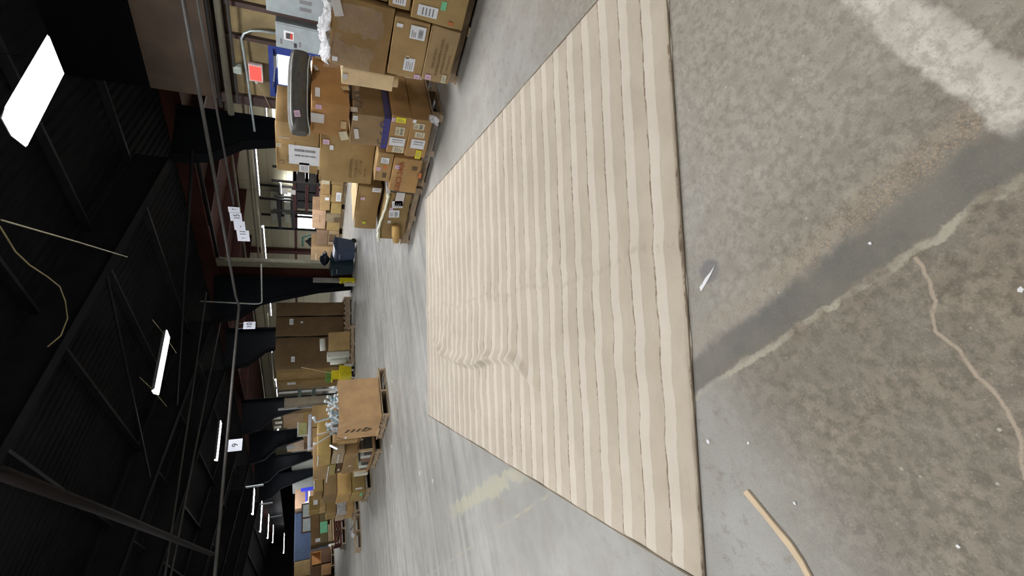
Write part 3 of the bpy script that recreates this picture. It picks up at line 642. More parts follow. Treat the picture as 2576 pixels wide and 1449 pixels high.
# --- stack B
pallet(5.56, 3.92, 'wooden pallet under the stack with the blue-taped box', sx=1.0)
YT = DKG
carton(4.923, 5.793, 3.333, 3.895, 0.145, 0.397, 'small box near the floor, yellow sticker at its left end and barcode label', (162, 128, 84), jit=.006, tape=False,
       stickers=[('W', .84, .62, .09, .13, 'cream', 0), ('W', .95, .88, .05, .04, 'white', 2), ('W', .63, .5, .08, .12, 'cream', 2), ('W', .38, .5, .135, .17, 'white', 1), ('W', .10, .36, .13, .07, 'yellow', 2)])
carton(4.923, 5.793, 3.324, 3.866, 0.402, 0.629, 'small box just under the violet tape, yellow sticker at its right end', (164, 130, 86), tape=False,
       stickers=[('W', .90, .90, .05, .05, 'pink', 2), ('W', .91, .56, .07, .12, 'yellow', 2), ('W', .62, .5, .12, .11, 'cream', 0), ('W', .33, .55, .12, .19, 'white', 1), ('W', .12, .42, .09, .14, 'cream', 2)])
bx = carton(4.923, 5.743, 3.382, 3.808, 0.639, 1.066, 'box banded with violet tape along its bottom edge and round blue marks', (140, 116, 84), jit=.008,
       stickers=[('W', .88, .93, .06, .05, 'white', 2), ('W', .38, .86, .14, .05, 'clear', None, .2), ('S', .05, .97, .09, .08, 'clear', None)],
       texts=[('W', .80, .16, 'O', .12, VIO, .2), ('W', .52, .14, 'S', .12, VIO, .1), ('W', .22, .17, 'C', .13, DKG, 0), ('S', .33, .86, 'BLACK', .115, DKG)])
MB().box(-.424, -.417, -.215, .215, .0, .075).build('violet_tape', M((64, 62, 130), .35, name='violet_tape'), bx)
MB().box(-.42, .41, -.229, -.222, .0, .075).build('violet_tape', M((64, 62, 130), .35), bx)
carton(4.923, 5.823, 3.295, 3.740, 1.099, 1.502, 'orange-brown box closed with many pale tape pieces, under the dark cushion', (158, 118, 72), jit=.016,
       stickers=[('W', .45, .15, .10, .06, 'tape', None), ('W', .12, .12, .12, .09, 'cream', None, .3), ('W', .55, .84, .12, .14, 'clear', None), ('W', .88, .82, .05, .06, 'pink', 2),
                 ('S', .55, .08, .07, .08, 'tape', None, .3), ('S', .3, .12, .07, .08, 'tape', None, .3), ('S', .12, .85, .05, .17, 'white', None, PI/2), ('S', .65, .9, .1, .04, 'clear', None, .4), ('S', .9, .72, .05, .16, 'tape', None)])
carton(5.184, 5.934, 3.828, 4.575, 1.405, 1.889, 'tall-standing box with a big white shipping label, topmost on the left of its stack', (160, 132, 88), jit=.008,
       stickers=[('W', .40, .34, .30, .36, 'white', 1, 0), ('W', .14, .34, .15, .12, 'white', 2), ('W', .56, .94, .06, .05, 'cream', 2), ('W', .72, .80, .012, .12, 'clear', None)],
       texts=[('W', .22, .86, 'c3', .08, DKG), ('W', .3, .72, 'ITEM NO.', .03, BRN), ('W', .62, .55, 'N.W.', .03, BRN)])
carton(5.165, 5.985, 3.895, 4.651, 0.726, 1.390, 'largest plain box with small pink sticker, left of the blue-taped box', (152, 126, 82), jit=.012,
       stickers=[('W', .86, .90, .07, .07, 'pink', 2), ('W', .76, .80, .07, .045, 'white', 2)],
       texts=[('W', .36, .42, 'DESCRIPTION', .05, BRN), ('W', .36, .32, 'COLOR  SIZE', .05, BRN), ('W', .40, .24, 'QTY   1 PC', .05, BRN), ('W', .30, .14, 'NET WT', .04, BRN)])
carton(4.961, 5.741, 3.924, 4.390, 0.518, 0.717, 'short box with a round-logo label above the box printed 530C3-240A', (156, 128, 86), tape=False,
       stickers=[('W', .78, .52, .09, .10, 'white', 2), ('W', .46, .85, .06, .05, 'pink', 2), ('W', .55, .45, .05, .045, 'orange', None), ('W', .26, .42, .08, .05, 'dark', None)])
carton(4.942, 5.742, 3.954, 4.525, 0.145, 0.508, 'box printed 530C3-240A in dark red letters, beside a pink sticker', (164, 130, 84), tape=False, jit=.007,
       stickers=[('W', .76, .86, .06, .06, 'pink', 2), ('W', .76, .25, .05, .06, 'dark', None), ('W', .58, .0, .09, .04, 'orange', None)],
       texts=[('W', .47, .72, '530C3-240A', .10, REDP)])
# torn film hanging from the pallet edge
def crumple(name, pts_fn, nu, nv, mat, label, cat, amp=.02, seed=1, parent=None):
    rnd = random.Random(seed); vs = []; fs = []
    for i in range(nu+1):
        for j_ in range(nv+1):
            p = Vector(pts_fn(i/nu, j_/nv)); vs.append(p+Vector([rnd.uniform(-amp, amp) for _ in range(3)]))
    for i in range(nu):
        for j_ in range(nv): a = i*(nv+1)+j_; fs.append((a, a+1, a+nv+2, a+nv+1))
    o = MB().add(vs, fs).build(name, mat, parent, smooth=True)
    sm = o.modifiers.new('thickness', 'SOLIDIFY'); sm.thickness = .001
    if label: tag(o, label, cat)
    return o
crumple('stretch_film', lambda u, v: (4.69-.02*math.sin(u*9), 2.10+u*.64, .93+v*.42-.05*math.sin(u*5)), 16, 10, FILM(.05), 'clear stretch film over the large dark box of the nearest stack', 'plastic film', .012, 2)
crumple('stretch_film', lambda u, v: (4.68+v*.35+.03*math.sin(u*8), 1.99+u*.74, 1.365+.07*math.sin(v*PI)+.02*math.sin(u*13)), 18, 8, FILM(.75), 'bunched shiny stretch film on top of the nearest stack', 'plastic film', .022, 4)
crumple('stretch_film', lambda u, v: (4.96-.03*v, 3.36+u*.6, .15-.10*v), 12, 4, FILM(.07), 'torn clear film hanging at the pallet under the yellow sticker boxes', 'plastic film', .014, 6)
crumple('stretch_film', lambda u, v: (4.84+.1*v, 3.24+.1*u, .10+.10*v), 5, 4, FILM(.5), 'pointed scrap of film sticking out at the corner of the second stack', 'plastic film', .012, 8)

# rolled dark cushion on top of stack B
CUA = math.atan2(-.52, .62)
def cushion():
    c = empty('rolled_cushion', (5.22, 3.45, 1.505), CUA); tag(c, 'long dark grey cushion with pale piping lying on top of the orange-brown box', 'cushion')
    me = bpy.data.meshes.new('cushion_body'); bm = bmesh.new(); bmesh.ops.create_cube(bm, size=1)
    bmesh.ops.scale(bm, vec=(.88, .38, .25), verts=bm.verts)
    bmesh.ops.subdivide_edges(bm, edges=list(bm.edges), cuts=7, use_grid_fill=True)
    for v in bm.verts:
        p = v.co; ty = p.y/.19; tz = p.z/.125; tx = p.x/.44
        p.z *= 1-.25*abs(tx)**4-.12*ty*ty; p.y *= 1-.22*tz*tz-.18*abs(tx)**5
        p.z += .12
    for f in bm.faces: f.smooth = True
    bm.to_mesh(me); bm.free(); me.materials.append(M((74, 72, 66), .8, var=.15, scale=30, bump=.2, name='dark_canvas'))
    b = bpy.data.objects.new('cushion_body', me); COL.objects.link(b); b.parent = c
    sm = b.modifiers.new('s', 'SUBSURF'); sm.levels = 1; sm.render_levels = 1
    pip = M((176, 182, 176), .6, name='pale_piping')
    for z, nm in ((.205, 1), (.04, 0)):
        pts = []
        for k_ in range(41):
            a = 2*PI*k_/40; cx = math.copysign(abs(math.cos(a))**.35, math.cos(a)); sy = math.copysign(abs(math.sin(a))**.45, math.sin(a))
            pts.append((cx*.42, sy*.175, z-.03*abs(cx)**4))
        MB().tube(pts, .007, 6, caps=False).build('piping', pip, c, smooth=True)
    l = label_on(c, 'S', .197, -.27, .14, .07, .06, 'pink', 2, .2)
cushion()

# --- stack C
pallet(5.60, 5.20, 'wooden pallet at the left end of the right-hand row under the foam-edged box', sx=1.0)
carton(5.039, 5.789, 4.651, 5.620, 0.145, 0.494, 'low long box with a torn white foam edge and a creased white paper', (140, 116, 76), jit=.012, tape=False,
       stickers=[('W', .80, .55, .14, .15, 'white', 2, .15), ('W', .60, .6, .15, .15, 'white', 0, .1), ('W', .93, .5, .3, .12, 'clear', None), ('W', .70, .75, .05, .05, 'pink', 2), ('W', .42, .74, .06, .05, 'clear', None)])
o = crumple('foam_sheet', lambda u, v: (4.98+.10*v, 4.67+u*.97, .505-.02*math.sin(u*6)+.05*math.sin(u*3)*(1-v)), 14, 3, M((222, 222, 196), .5, name='foam_white'), 'torn strip of white foam along the top edge of the low long box', 'foam', .008, 9)
o.modifiers['thickness'].thickness = .03
carton(5.281, 5.931, 4.777, 5.649, 0.533, 0.852, 'crumpled torn brown box with a lime square sticker', (142, 116, 74), jit=.02,
       stickers=[('W', .74, .80, .05, .055, 'pink', 2), ('W', .17, .60, .05, .05, 'lime', None), ('W', .96, .25, .08, .12, 'white', 1)])
o = MB().box(5.28, 5.98, 4.75, 5.55, .868, .878).build('lit_box_top', CARD((216, 186, 138))); tag(o, 'lit top face of the crumpled box, painted paler than its sides', 'box top')  # the box's own lit top, its light painted as a paler slab
o = MB().tube([(4.965, 5.25, .31), (4.975, 5.44, .28), (4.98, 5.60, .245)], [.055, .06, .05], 12).build('paper_roll', CARD((176, 142, 84)), smooth=True); tag(o, 'tan rolled paper tucked against the front of the low long box', 'paper roll')
o = MB().box(5.0, 5.08, 4.535, 4.60, .142, .47).build('cabinet_leg', M((60, 66, 62), .5)); 
tag(o, 'dark upright block wedged beside the box printed 530C3-240A', 'block')
o = MB().box(5.0, 5.74, 4.535, 4.64, .475, .52).build('film_bundle', FILM(.8)); tag(o, 'folded clear film between the printed box and the foam-edged box', 'plastic film')

# ------------------------------------------------------------------ middle row through the opening
MX = 15.3
for i, (y, w) in enumerate(((14.5, 'right'), (16.0, 'middle'), (17.6, 'left'))): pallet(MX+.5, y, 'wooden pallet at the %s of the box row inside the side bay' % w, sx=.9)
mids = [(13.55, 14.02, .64, .95, (184, 176, 146), 'pale greenish box at the top right of the box row in the side bay', [('W', .5, .06, .45, .02, 'dark', None)]),
        (13.99, 14.53, .64, .92, (158, 128, 84), 'small tan box under the hanging film in the side bay row', []),
        (13.99, 14.95, .14, .57, (150, 124, 78), 'box with a torn white paper near the right end of the side bay row', [('W', .35, .35, .5, .2, 'white', 2)]),
        (13.2, 13.97, .14, .60, (140, 114, 74), 'box low at the right end of the side bay row', []),
        (14.55, 15.45, .60, .98, (160, 132, 90), 'box with a small white square label in the middle of the side bay row', [('W', .75, .35, .17, .16, 'white', None)]),
        (14.98, 15.62, .14, .55, (156, 132, 80), 'yellowish box on the pallet in the side bay row', []),
        (15.47, 16.62, .74, 1.27, (172, 142, 112), 'pinkish brown box standing highest in the side bay row', [('W', .55, .45, .45, .012, 'dark', None)]),
        (15.64, 16.14, .14, .72, (132, 118, 92), 'greyish box under the pinkish brown box', [('W', .25, .2, .3, .3, 'dark', None)]),
        (16.16, 16.70, .14, .68, (150, 126, 80), 'tan box low at the left under the pinkish brown box', []),
        (16.73, 17.75, .60, 1.07, (124, 100, 78), 'dark brown box leaning beyond the pinkish brown box', []),
        (16.73, 17.7, .14, .58, (146, 124, 92), 'box filled with loose goods at the left of the side bay row', [('W', .5, .6, .5, .3, 'dark', None), ('W', .25, .7, .1, .1, 'white', None)]),
        (17.85, 19.2, .35, 1.28, (164, 136, 98), 'wide tan box just right of the pale jamb', [('W', .45, .78, .5, .05, 'cream', None)])]
for (a, b, c, d, rgb, lab, st) in mids: carton(MX, MX+.8, a, b, c, d, lab, rgb, stickers=st, tape=False)
carton(MX+.1, MX+.8, 18.25, 19.1, .0, .34, 'plain brown box on the floor under the wide tan box', (140, 112, 80), tape=False)
# dark rack with pale bins
def rack(x, y0, y1, zs, label, beam, up, depth=.9):
    r = empty('pallet_rack', (x, y0, 0)); tag(r, label, 'rack'); w = y1-y0
    for yy in (0, w):
        for xx in (0, depth): MB().box(xx-.04, xx+.04, yy-.04, yy+.04, 0, zs[-1]+.9).build('upright', up, r)
    for z in zs:
        for xx in (0, depth): MB().box(xx-.025, xx+.025, .04, w-.04, z-.06, z+.06).build('shelf_beam', beam, r)
        MB().box(0, depth, .04, w-.04, z+.06, z+.075).build('shelf_deck', M((60, 54, 48), .8), r)
BLK = M((30, 27, 30), .6, name='black_goods')
rack(17.0, 15.6, 17.4, [.5, 1.05, 1.5, 2.0], 'dark rack of black goods with notices, inside the side bay', M((70, 26, 26), .6, name='dark_red_beam'), BLK)
rack(17.9, 17.6, 19.6, [2.1, 2.7], 'tall dark rack with pale bins above the far window', BLK, GSTEEL)
for i, (y, z, w) in enumerate([(15.75, 1.58, 'right'), (16.3, 1.58, 'middle'), (16.85, 1.58, 'left')]):
    o = MB().box(17.05, 17.8, y-.08, y+.4, z, z+.33).build('storage_crate', BLK, bevel=.02); tag(o, 'black storage crate at the %s of the upper shelf of the dark rack' % w, 'crate')
for i, (y, z, w) in enumerate([(15.75, 1.13, 'right'), (16.3, 1.13, 'middle'), (16.85, 1.13, 'left')]):
    o = MB().box(17.05, 17.8, y-.08, y+.4, z, z+.3).build('storage_crate', BLK, bevel=.02); tag(o, 'black storage crate at the %s of the lower shelf of the dark rack' % w, 'crate')
for i, (y, z, w, hh) in enumerate([(16.02, 2.42, .30, .12), (16.02, 2.10, .28, .07)]):
    o = MB().box(16.958, 16.975, y, y+w, z-.14, z+hh-.02).build('notice_sheet', WHITE); tag(o, ['larger', 'smaller'][i] + ' white notice on the dark rack under the short lamp', 'notice')
for i, (y, z, lab) in enumerate([(17.75, 2.2, 'lower shelf right'), (18.6, 2.2, 'lower shelf left'), (17.75, 2.8, 'upper shelf right'), (18.6, 2.8, 'upper shelf left')]):
    o = MB().box(17.92, 18.6, y, y+.6, z, z+.3).build('storage_bin', M((150, 154, 138), .5, name='pale_bin'), bevel=.03); tag(o, 'pale rounded storage bin on the %s of the tall dark rack' % lab, 'bin')
o = MB().box(18.6, 18.9, 18.2, 18.9, 1.1, 1.9).build('wall_cabinet', M((186, 186, 160), .6), bevel=.02); tag(o, 'cream cabinet on the block wall right of the far window', 'cabinet')
# teal hand cart with dark bag in front of the block wall
c = empty('hand_cart', (17.6, 20.2, 0)); c.scale = (1.3, 1.1, 1.45); tag(c, 'teal framed hand cart loaded with a dark bag in front of the block wall', 'cart')
MB().tube([(0, -.5, .2), (0, -.5, .9), (0, -.3, 1.15), (0, .3, 1.15)], .03, 8).build('frame', M((60, 120, 104), .5), c, smooth=True)
MB().tube([(.2, -.5, .25), (.2, 0, .95), (.2, .5, .35)], .03, 8).build('side_frame', M((60, 120, 104), .5), c, smooth=True)
MB().box(-.1, .25, -.4, .5, .18, .24).build('platform', BLK, c)
crumple('dark_bag', lambda u, v: (.1+.25*math.sin(u*PI)*math.cos(v*2*PI), .1+.42*math.sin(u*PI)*math.sin(v*2*PI), .3+.75*u), 8, 12, BLK, None, None, .03, 12, c)
for yy in (-.35, .45): MB().tube([(-.05, yy, .1), (.05, yy, .1)], .1, 14).build('wheel', BLK, c)
o = MB().box(18.9, 18.93, 19.7, 19.76, .6, 1.02).build('wall_conduit', M((170, 200, 225), .4)); tag(o, 'pale blue strip on the wall under the far window', 'strip')

# ------------------------------------------------------------------ bins, bucket, tall cartons
def bin_(x, y, label, rgb, lidrgb, h=.8):
    c = empty('waste_bin', (x, y, 0)); tag(c, label, 'bin')
    MB().add([(-.22, -.24, .05), (.22, -.24, .05), (.22, .24, .05), (-.22, .24, .05), (-.28, -.29, h*.86), (.28, -.29, h*.86), (.28, .29, h*.86), (-.28, .29, h*.86)],
             [(0, 3, 2, 1), (4, 5, 6, 7), (0, 1, 5, 4), (1, 2, 6, 5), (2, 3, 7, 6), (3, 0, 4, 7)]).build('body', M(rgb, .4, name='bin_plastic'), c, bevel=.02)
    MB().prism([(-.3, h*.86), (.3, h*.86), (.28, h*.93), (0, h), (-.28, h*.93)], -.3, .3).build('lid', M(lidrgb, .4), c, bevel=.01)
    for s_ in (-1, 1): MB().tube([(.2, s_*.26, .08), (.2, s_*.21, .08)], .08, 14).build('wheel', BLK, c)
    MB().tube([(-.30, -.1, h*.72), (-.33, -.08, h*.72), (-.33, .08, h*.72), (-.30, .1, h*.72)], .012, 6).build('handle', M((170, 176, 176), .4), c)
    return c
bin_(10.5, 13.12, 'dark teal wheeled bin standing left of the blue-grey bin', (30, 50, 58), (26, 44, 52))
bin_(10.62, 12.48, 'blue-grey bin standing right of the dark teal bin', (62, 76, 98), (56, 70, 92), .72)
crumple('refuse_bag', lambda u, v: (10.5+.2*math.sin(u*PI)*math.cos(v*2*PI), 12.85+.3*math.sin(u*PI)*math.sin(v*2*PI), .80+.30*u), 8, 14, M((24, 30, 40), .3, name='black_plastic'), 'black plastic bag slumped on top of the two bins', 'bag', .03, 15)
gp = MB().box(9.82, 9.94, 13.14, 13.26, .0, 1.3).build('guard_post', M((120, 116, 108), .6), bevel=.01); tag(gp, 'grey guard post with a yellow wrap at its foot beside the second column', 'post')
MB().box(9.81, 9.95, 13.13, 13.27, .02, .5).build('yellow_wrap', M((216, 200, 30), .5), gp); MB().box(9.78, 9.81, 13.2, 13.38, .0, .34).build('grey_foot', M((170, 168, 160), .6), gp)
for zz in (.12, .2, .38): MB().box(9.805, 9.81, 13.16, 13.24, zz, zz+.04).build('black_letter', INK, gp)
ta = -math.atan2(1.08, 1.98)
def tall(cx, cy, w, d, h, ang, label, rgb, z0=.14, st=()):
    o = carton(cx-w/2, cx+w/2, cy-d/2, cy+d/2, z0, h, label, rgb, rz=ang, stickers=st, tape=False, jit=.012, name='tall_carton', cat='tall carton', seam=False)
    return o
DK = (98, 78, 50)
P0 = Vector((9.95, 14.74)); dr = Vector((-1.98, 1.08)).normalized(); nr = Vector((dr.y, -dr.x))*-1
if nr.y < 0: nr = -nr
segs = [(-.1, .38, 'narrow dark tall carton squeezed beside the second column', []), (.40, 1.08, 'dark tall carton in the middle of its row, behind the box on the pallet', [('S', .75, .78, .12, .2, 'white', 2, PI/2), ('S', .72, .63, .06, .08, 'white', None)]),
        (1.10, 2.2, 'dark tall carton at the left of its row with a small white label high up', [('S', .32, .75, .11, .18, 'white', 2, PI/2)])]
for a, b, lab, st in segs:
    ctr = P0+dr*((a+b)/2)+nr*.45
    tall(ctr.x, ctr.y, b-a-.02, .85, 2.42, ta, lab, DK, .26, st)
for i, (t, w) in enumerate(((.3, 'right'), (1.5, 'left'))):
    ctr = P0+dr*t+nr*.45; pallet(ctr.x, ctr.y, 'wooden pallet under the %s part of the dark tall cartons' % w, rz=ta+PI/2, sy=.98, sx=1.0, sz=1.8)
tall(9.35+.3, 18.72, .85, .72, 2.52, 0, 'lighter brown tall carton past the yellow bucket, nearer half', (138, 112, 66), .24)
tall(9.3+.3, 19.47, .85, .72, 2.48, 0, 'lighter brown tall carton past the yellow bucket, farther half with label', (134, 108, 64), .24, [('W', .85, .78, .2, .3, 'white', 2, 0)])
pallet(9.65, 19.1, 'wooden pallet under the two lighter brown tall cartons', sy=1.3, sz=1.65)
# box on a pallet in front of them, foam pieces, mop bucket
pallet(8.35, 14.75, 'wooden pallet carrying a single box and white foam in front of the tall cartons', rz=ta+PI/2)
carton(8.02, 8.62, 14.2, 14.8, .15, .80, 'single tan box on a pallet in front of the dark tall cartons', (158, 130, 84), rz=ta, jit=.012)
FOAM = M((206, 208, 194), .6, var=.12, scale=30, name='foam_block')
for (p, lab) in (([(8.0, 14.5, .98), (8.35, 14.35, 1.0)], 'white foam roll lying on top of the single tan box'), ([(7.7, 14.75, .26), (7.72, 14.8, .75)], 'white foam block standing left of the single tan box')):
    rod('foam_block', p, .09, FOAM, lab, 'foam', n=10)
o = MB().box(7.78, 7.98, 14.55, 14.9, .15, .85).build('foam_sheet', FOAM, bevel=.01); tag(o, 'white foam sheet between the tan box and the yellow bucket', 'foam')
c = empty('mop_bucket', (7.35, 15.0, .0)); tag(c, 'yellow mop bucket with wringer and wooden handle beside the tall cartons', 'mop bucket')
YEL = M((222, 206, 30), .45, name='yellow_plastic')
MB().add([(-.17, -.22, .1), (.17, -.22, .1), (.17, .22, .1), (-.17, .22, .1), (-.22, -.28, .48), (.22, -.28, .48), (.22, .28, .48), (-.22, .28, .48)], [(0, 3, 2, 1), (4, 5, 6, 7), (0, 1, 5, 4), (1, 2, 6, 5), (2, 3, 7, 6), (3, 0, 4, 7)]).build('tub', YEL, c, bevel=.02)
MB().box(-.16, .16, -.02, .24, .45, .72).build('wringer', YEL, c, bevel=.02); MB().box(-.18, -.16, .0, .2, .5, .68).build('wringer_panel', M((110, 84, 30), .6), c)
MB().tube([(0, .1, .3), (.2, -.28, 1.62)], .012, 6).build('mop_handle', WOODL, c)
MB().box(-.14, .14, .0, .26, .72, .88).build('splash_guard', M((90, 130, 50), .5), c)
for sx in (-.14, .14):
    for sy in (-.18, .18): MB().tube([(sx, sy-.015, .05), (sx, sy+.015, .05)], .05, 12).build('wheel', BLK, c)

# ------------------------------------------------------------------ big open box with white fittings
pallet(3.96, 9.56, 'wooden pallet under the big open box with the striped arrow', rz=.06, sx=1.08, sy=.92)
def gaylord():
    c = empty('open_bulk_box', (3.86, 9.46, .15), .09); tag(c, 'big open cardboard bulk box with a striped arrow, filled with white fittings', 'bulk box')
    w, d, h, t = .86, .86, .78, .012; mat = CARD((186, 150, 106))
    for (nm, b) in (('side_panel', (-w/2, -w/2+t, -d/2, d/2)), ('side_panel', (w/2-t, w/2, -d/2, d/2)), ('side_panel', (-w/2+t, w/2-t, -d/2, -d/2+t)), ('side_panel', (-w/2+t, w/2-t, d/2-t, d/2))):
        MB().box(*b, 0, h).build(nm, mat, c, bevel=.003)
    MB().box(-w/2+t, w/2-t, -d/2+t, d/2-t, 0, .012).build('bottom_panel', mat, c)
    # striped arrow pointing down on the left face
    a = MB(); fx_ = -w/2-.0015
    for i in range(4):
        z = .66-i*.105; a.add([(fx_, .16, z), (fx_, .03, z-.06), (fx_, .03, z-.115), (fx_, .16, z-.055)], [(0, 1, 2, 3)])
    a.add([(fx_, .20, .26), (fx_, .095, .12), (fx_, -.01, .26), (fx_, .02, .29), (fx_, .095, .19), (fx_, .17, .29)], [(0, 1, 4, 5), (1, 2, 3, 4)])
    a.v = [(p[0], p[1]-.02, p[2]) for p in a.v]
    a.build('striped_arrow', M((84, 70, 40), .7, name='arrow_ink'), c)
    MB().box(fx_-.001, fx_, .30, .40, .60, .635).build('label_sticker', WHITE, c)
    MB().box(-w/2-.004, -w/2+.03, d/2-.35, d/2, -.02, .04).build('torn_flap', CARD((200, 164, 116)), c)
gaylord()
FIT = M((205, 212, 214), .35, var=.08, scale=12, name='white_plastic'); FIT2 = M((150, 175, 180), .35, name='blue_white_plastic')
rnd = random.Random(21)
for i in range(24):
    fx0 = 3.5+rnd.random()*.72; fy0 = 9.12+rnd.random()*.66; z0 = .86+rnd.random()*.06
    a = rnd.uniform(0, 6.28); L = rnd.uniform(.12, .26); tz = rnd.uniform(.0, .16)
    p1 = (fx0, fy0, z0); p2 = (fx0+math.cos(a)*L*.6, fy0+math.sin(a)*L*.6, z0+tz+.04)
    o = MB(); o.tube([p1, p2], .022, 8); o.tube([p2, (p2[0]+.02, p2[1], p2[2]+.05)], [.035, .03], 8)
    o = o.build('plastic_fitting', FIT if i % 3 else FIT2, smooth=True); tag(o, 'white plastic tube fitting heaped in the big open box', 'fitting', 'white fittings heaped in the big open box')
rod('white_post', [(3.75, 9.4, .8), (3.66, 9.45, 1.33), (3.72, 9.36, 1.36)], [.022, .022, .04], FIT, 'pale post leaning up out of the middle of the big open box', 'post')
rod('white_post', [(3.52, 9.55, .8), (3.46, 9.62, 1.30)], [.022, .022], M((150, 132, 112), .5), 'brownish post leaning out of the big open box, right of the frame', 'post')
rod('white_post', [(3.55, 9.6, .82), (3.36, 9.8, 1.30), (3.35, 9.8, 1.36)], [.011, .011, .035], FIT, 'thin post with a round foot rising from the left of the big open box', 'post')
rod('white_tube', [(3.22, 9.85, .93), (3.26, 9.72, 1.06)], .018, EM((235, 240, 255), .5), 'short white tube made to glow on the rim of the big open box', 'tube')  # emission makes this plastic tube glow, though it is no lamp
crumple('clear_film_bag', lambda u, v: (3.45+.22*u+.03*math.sin(v*9), 9.45+.4*v, .88+.25*math.sin(u*PI)*(.6+.4*math.sin(v*5))), 10, 10, FILM(.5), 'clear plastic film heaped at the left of the big open box', 'plastic film', .03, 33)

# --- goods behind the big open box
pallet(4.85, 13.5, 'wooden pallet hidden behind the big open box with foam-edged cartons')
carton(4.90, 5.5, 13.0, 13.6, .66, 1.32, 'tall brown carton behind the big open box, under the right of the foam strip', (158, 130, 84))
carton(4.36, 4.88, 13.0, 13.6, .95, 1.32, 'brown carton behind the big open box with reddish marks', (164, 132, 88), stickers=[('S', .7, .5, .25, .06, 'dark', None, .2)])
carton(4.36, 5.5, 12.98, 13.6, .15, .64, 'wide brown carton low behind the big open box', (140, 112, 74))
carton(4.30, 4.87, 13.02, 13.6, .66, .94, 'brown carton under the carton with reddish marks', (150, 122, 80))
rod('foam_strip', [(4.32, 13.05, 1.385), (5.26, 13.02, 1.365)], .055, M((220, 220, 226), .6), 'long white foam strip along the carton tops behind the big open box', 'foam', n=4)
rod('foam_strip', [(4.30, 13.0, .95), (4.36, 13.0, 1.40)], .03, M((224, 222, 232), .6), 'upright white foam strip at the left of the cartons behind the big open box', 'foam', n=4)
o = MB().box(5.02, 5.4, 13.9, 13.95, 1.44, 1.66).build('framed_panel', M((168, 168, 110), .6), bevel=.008); tag(o, 'small olive panel in a pale frame above the cartons behind the big open box', 'panel')  # an olive framed panel, not a board for notices
MB().box(5.0, 5.03, 13.88, 13.9, 1.42, 1.68).build('frame_edge', FIT, o); MB().box(5.0, 5.42, 13.88, 13.9, 1.66, 1.69).build('frame_edge', FIT, o)
carton(5.2, 5.75, 14.0, 14.6, .95, 1.54, 'brown carton just right of the small olive panel', (150, 122, 76))
carton(4.75, 5.18, 14.0, 14.5, 1.15, 1.42, 'tan carton just below the small olive panel', (168, 138, 96))
carton(4.4, 5.8, 14.0, 15.0, .15, .93, 'large brown carton base behind the foam-edged cartons', (134, 108, 70))
pallet(5.1, 14.8, 'wooden pallet under the large brown carton base')
# green rack and tall goods further down by the columns
rack(9.6, 20.5, 22.8, [1.1, 1.7], 'green beamed rack beyond the lighter brown tall cartons', M((40, 84, 60), .5, name='green_beam'), M((190, 192, 186), .5), .8)
tall(8.62, 19.0+.9, .3, .35, 2.25, 0, 'slim pale upright carton left of the green rack', (150, 140, 120), 0)
tall(10.9, 26.6, .8, 1.9, 2.5, 0, 'dim tall carton block between the fourth and fifth columns', (124, 102, 72), 0)
tall(10.9, 30.6, .8, 2.0, 2.4, 0, 'dim tall carton block between the fifth and sixth columns', (120, 104, 84), 0)
tall(10.9, 34.5, .8, 1.8, 2.2, 0, 'dim greyish carton block between the sixth and seventh columns', (110, 112, 104), 0)
tall(10.9, 39.5, .8, 4.0, 2.2, 0, 'dim greyish carton block past the last column', (100, 104, 100), 0)
for i, (y, z) in enumerate([(25.9, 2.6), (26.6, 2.55), (27.2, 2.6)]):
    o = MB().box(10.46, 10.48, y-.15, y+.2, z, z+.35).build('notice_sheet', M((190, 186, 170), .6)); tag(o, 'pale sheet above the dim tall carton block, ' + ['right', 'middle', 'left'][i] + ' of three', 'notice')
o = MB().box(9.6, 9.62, 27.95, 28.4, 1.95, 2.35).build('framed_notice', M((84, 92, 88), .6)); tag(o, 'small dark framed notice on the fifth column', 'notice')
carton(7.2, 7.8, 19.6, 20.2, .15, 1.2, 'brown carton stack far behind the big open box', (140, 114, 76))
carton(7.2, 8.3, 20.8, 21.6, .0, 1.5, 'large brown carton far behind the foam-edged cartons', (146, 120, 80))

# ------------------------------------------------------------------ left row
LX = 3.2
pallet(3.72, 10.95, 'wooden pallet of mixed boxes directly behind the big open box')
tr = carton(LX, 4.2, 10.25, 11.75, .15, .19, 'flat brown tray of loose goods at the bottom of the mixed boxes pallet', (150, 120, 82), tape=False, seam=False, cat='tray', name='cardboard_tray')
loose = [(10.35, 10.6, .19, .34, (60, 58, 52), 'black loose part'), (10.62, 10.8, .19, .40, (190, 190, 180), 'white paper-wrapped loose part'), (10.82, 11.1, .19, .36, (120, 96, 72), 'brown loose part'),
         (11.1, 11.3, .19, .33, (50, 54, 48), 'dark green loose part'), (11.3, 11.5, .19, .38, (196, 206, 190), 'pale green loose part'), (11.5, 11.7, .19, .32, (110, 84, 60), 'tan loose part')]
for (a, b, c_, d, rgb, lab) in loose:
    o = MB().box(LX+.05, LX+.4, a, b, c_, d).build('loose_goods', M(rgb, .6), bevel=.015, rz=0); tag(o, lab + ' lying in the flat brown tray', 'part')
